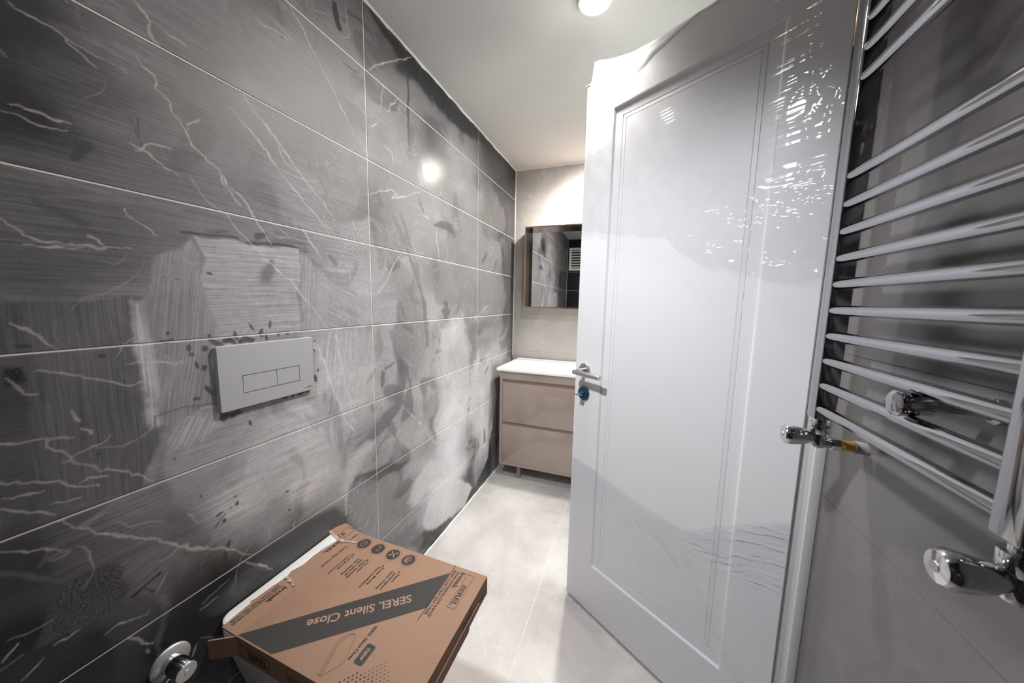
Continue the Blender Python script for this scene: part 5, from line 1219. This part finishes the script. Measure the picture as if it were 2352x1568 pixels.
for mz_ in (1.1725, 1.730):
    wm = empty('wall_mount', (RX - tx, 0.597 - ty, mz_ - tz), parent=tr)
    lathe('cap', [(0.0125, 0.0), (0.0165, 0.002), (0.0175, 0.005), (0.0172, 0.009), (0.012, 0.0125), (0.005, 0.0132)], (-0.010, 0, 0), (-1, 0, 0), M['chrome'], wm, seg=36)
    lathe('clamp', [(0.0145, -0.010), (0.0150, 0.0), (0.0145, 0.016)], (0, 0, 0), (1, 0, 0), M['chrome_bright'], wm, seg=28)
    lathe('rod', [(0.0085, 0.014), (0.0085, W - RX - 0.006)], (0, 0, 0), (1, 0, 0), M['chrome'], wm, seg=24)
    lathe('wall_flange', [(0.012, W - RX - 0.012), (0.0165, W - RX - 0.008), (0.0165, W - RX - 0.001)], (0, 0, 0), (1, 0, 0), M['chrome'], wm, seg=28)

def radiator_valve(y, label):
    rv_ = empty('radiator_valve', (1.3045, y, 1.037))
    tag(rv_, label, 'valve', 'radiator valves')
    lathe('union_nut', [(0.0105, 0.041), (0.0105, 0.032), (0.016, 0.031), (0.0165, 0.028), (0.0160, 0.014), (0.0125, 0.010)], (0, 0, 0), (0, 0, 1), M['chrome_bright'], rv_, seg=28)
    lathe('body', [(0.0105, -0.018), (0.0125, -0.012), (0.0130, 0.0), (0.0120, 0.013)], (0, 0, 0), (0, 0, 1), M['chrome_bright'], rv_, seg=28)
    tube('elbow', [(0.0, 0, -0.006), (0.012, 0, -0.008), (0.024, 0, -0.009)], 0.0105, M['chrome'], rv_)
    lathe('hex_nut', [(0.0125, 0.020), (0.0132, 0.0215), (0.0132, 0.034), (0.0125, 0.0355)], (0, 0, -0.009), (1, 0, 0), M['chrome_bright'], rv_, sides=6, smooth=False)
    k = lathe('knob', [(0.0100, 0.010), (0.0125, 0.014), (0.0165, 0.024), (0.0190, 0.036), (0.0202, 0.047), (0.0198, 0.054), (0.0160, 0.0585), (0.006, 0.0600)], (0, 0, 0), (-1, 0, 0), M['chrome_bright'], rv_, seg=40)
    # five finger flutes pressed into the knob
    for v in k.data.vertices:
        h = -v.co.x; a = math.atan2(v.co.z, v.co.y)
        f = 1 - 0.10 * max(0.0, math.cos(5 * a)) * float(sstep(0.022, 0.032, h)) * float(sstep(0.058, 0.05, h))
        v.co.y *= f; v.co.z *= f
    lathe('knob_cap', [(0.0060, 0.0598), (0.0055, 0.0607)], (0, 0, 0), (-1, 0, 0), M['steel'], rv_, seg=20)
    return rv_
radiator_valve(0.8265, 'chrome radiator valve with yellow pipe behind it, next to the door')
radiator_valve(0.447, 'large blurred chrome radiator valve at the lower right under the near radiator post')
for y, col, lab in ((0.8265, 'yellow', 'yellow sleeved water pipe entering the right wall behind the valve'), (0.447, 'yellow', 'yellow sleeved water pipe behind the lower right radiator valve')):
    sp = empty('supply_pipe', (1.340, y, 1.028))
    tag(sp, lab, 'pipe')
    lathe('yellow_sleeve', [(0.0095, 0.0), (0.0098, 0.002), (0.0098, 0.022), (0.0092, 0.024)], (0, 0, 0), (1, 0, -0.05), M['yellow'], sp, seg=24)
    lathe('grey_sleeve', [(0.0120, 0.021), (0.0125, 0.024), (0.0118, 0.036), (0.0128, 0.0415)], (0, 0, 0), (1, 0, -0.05), M['grey_pvc'], sp, seg=24)
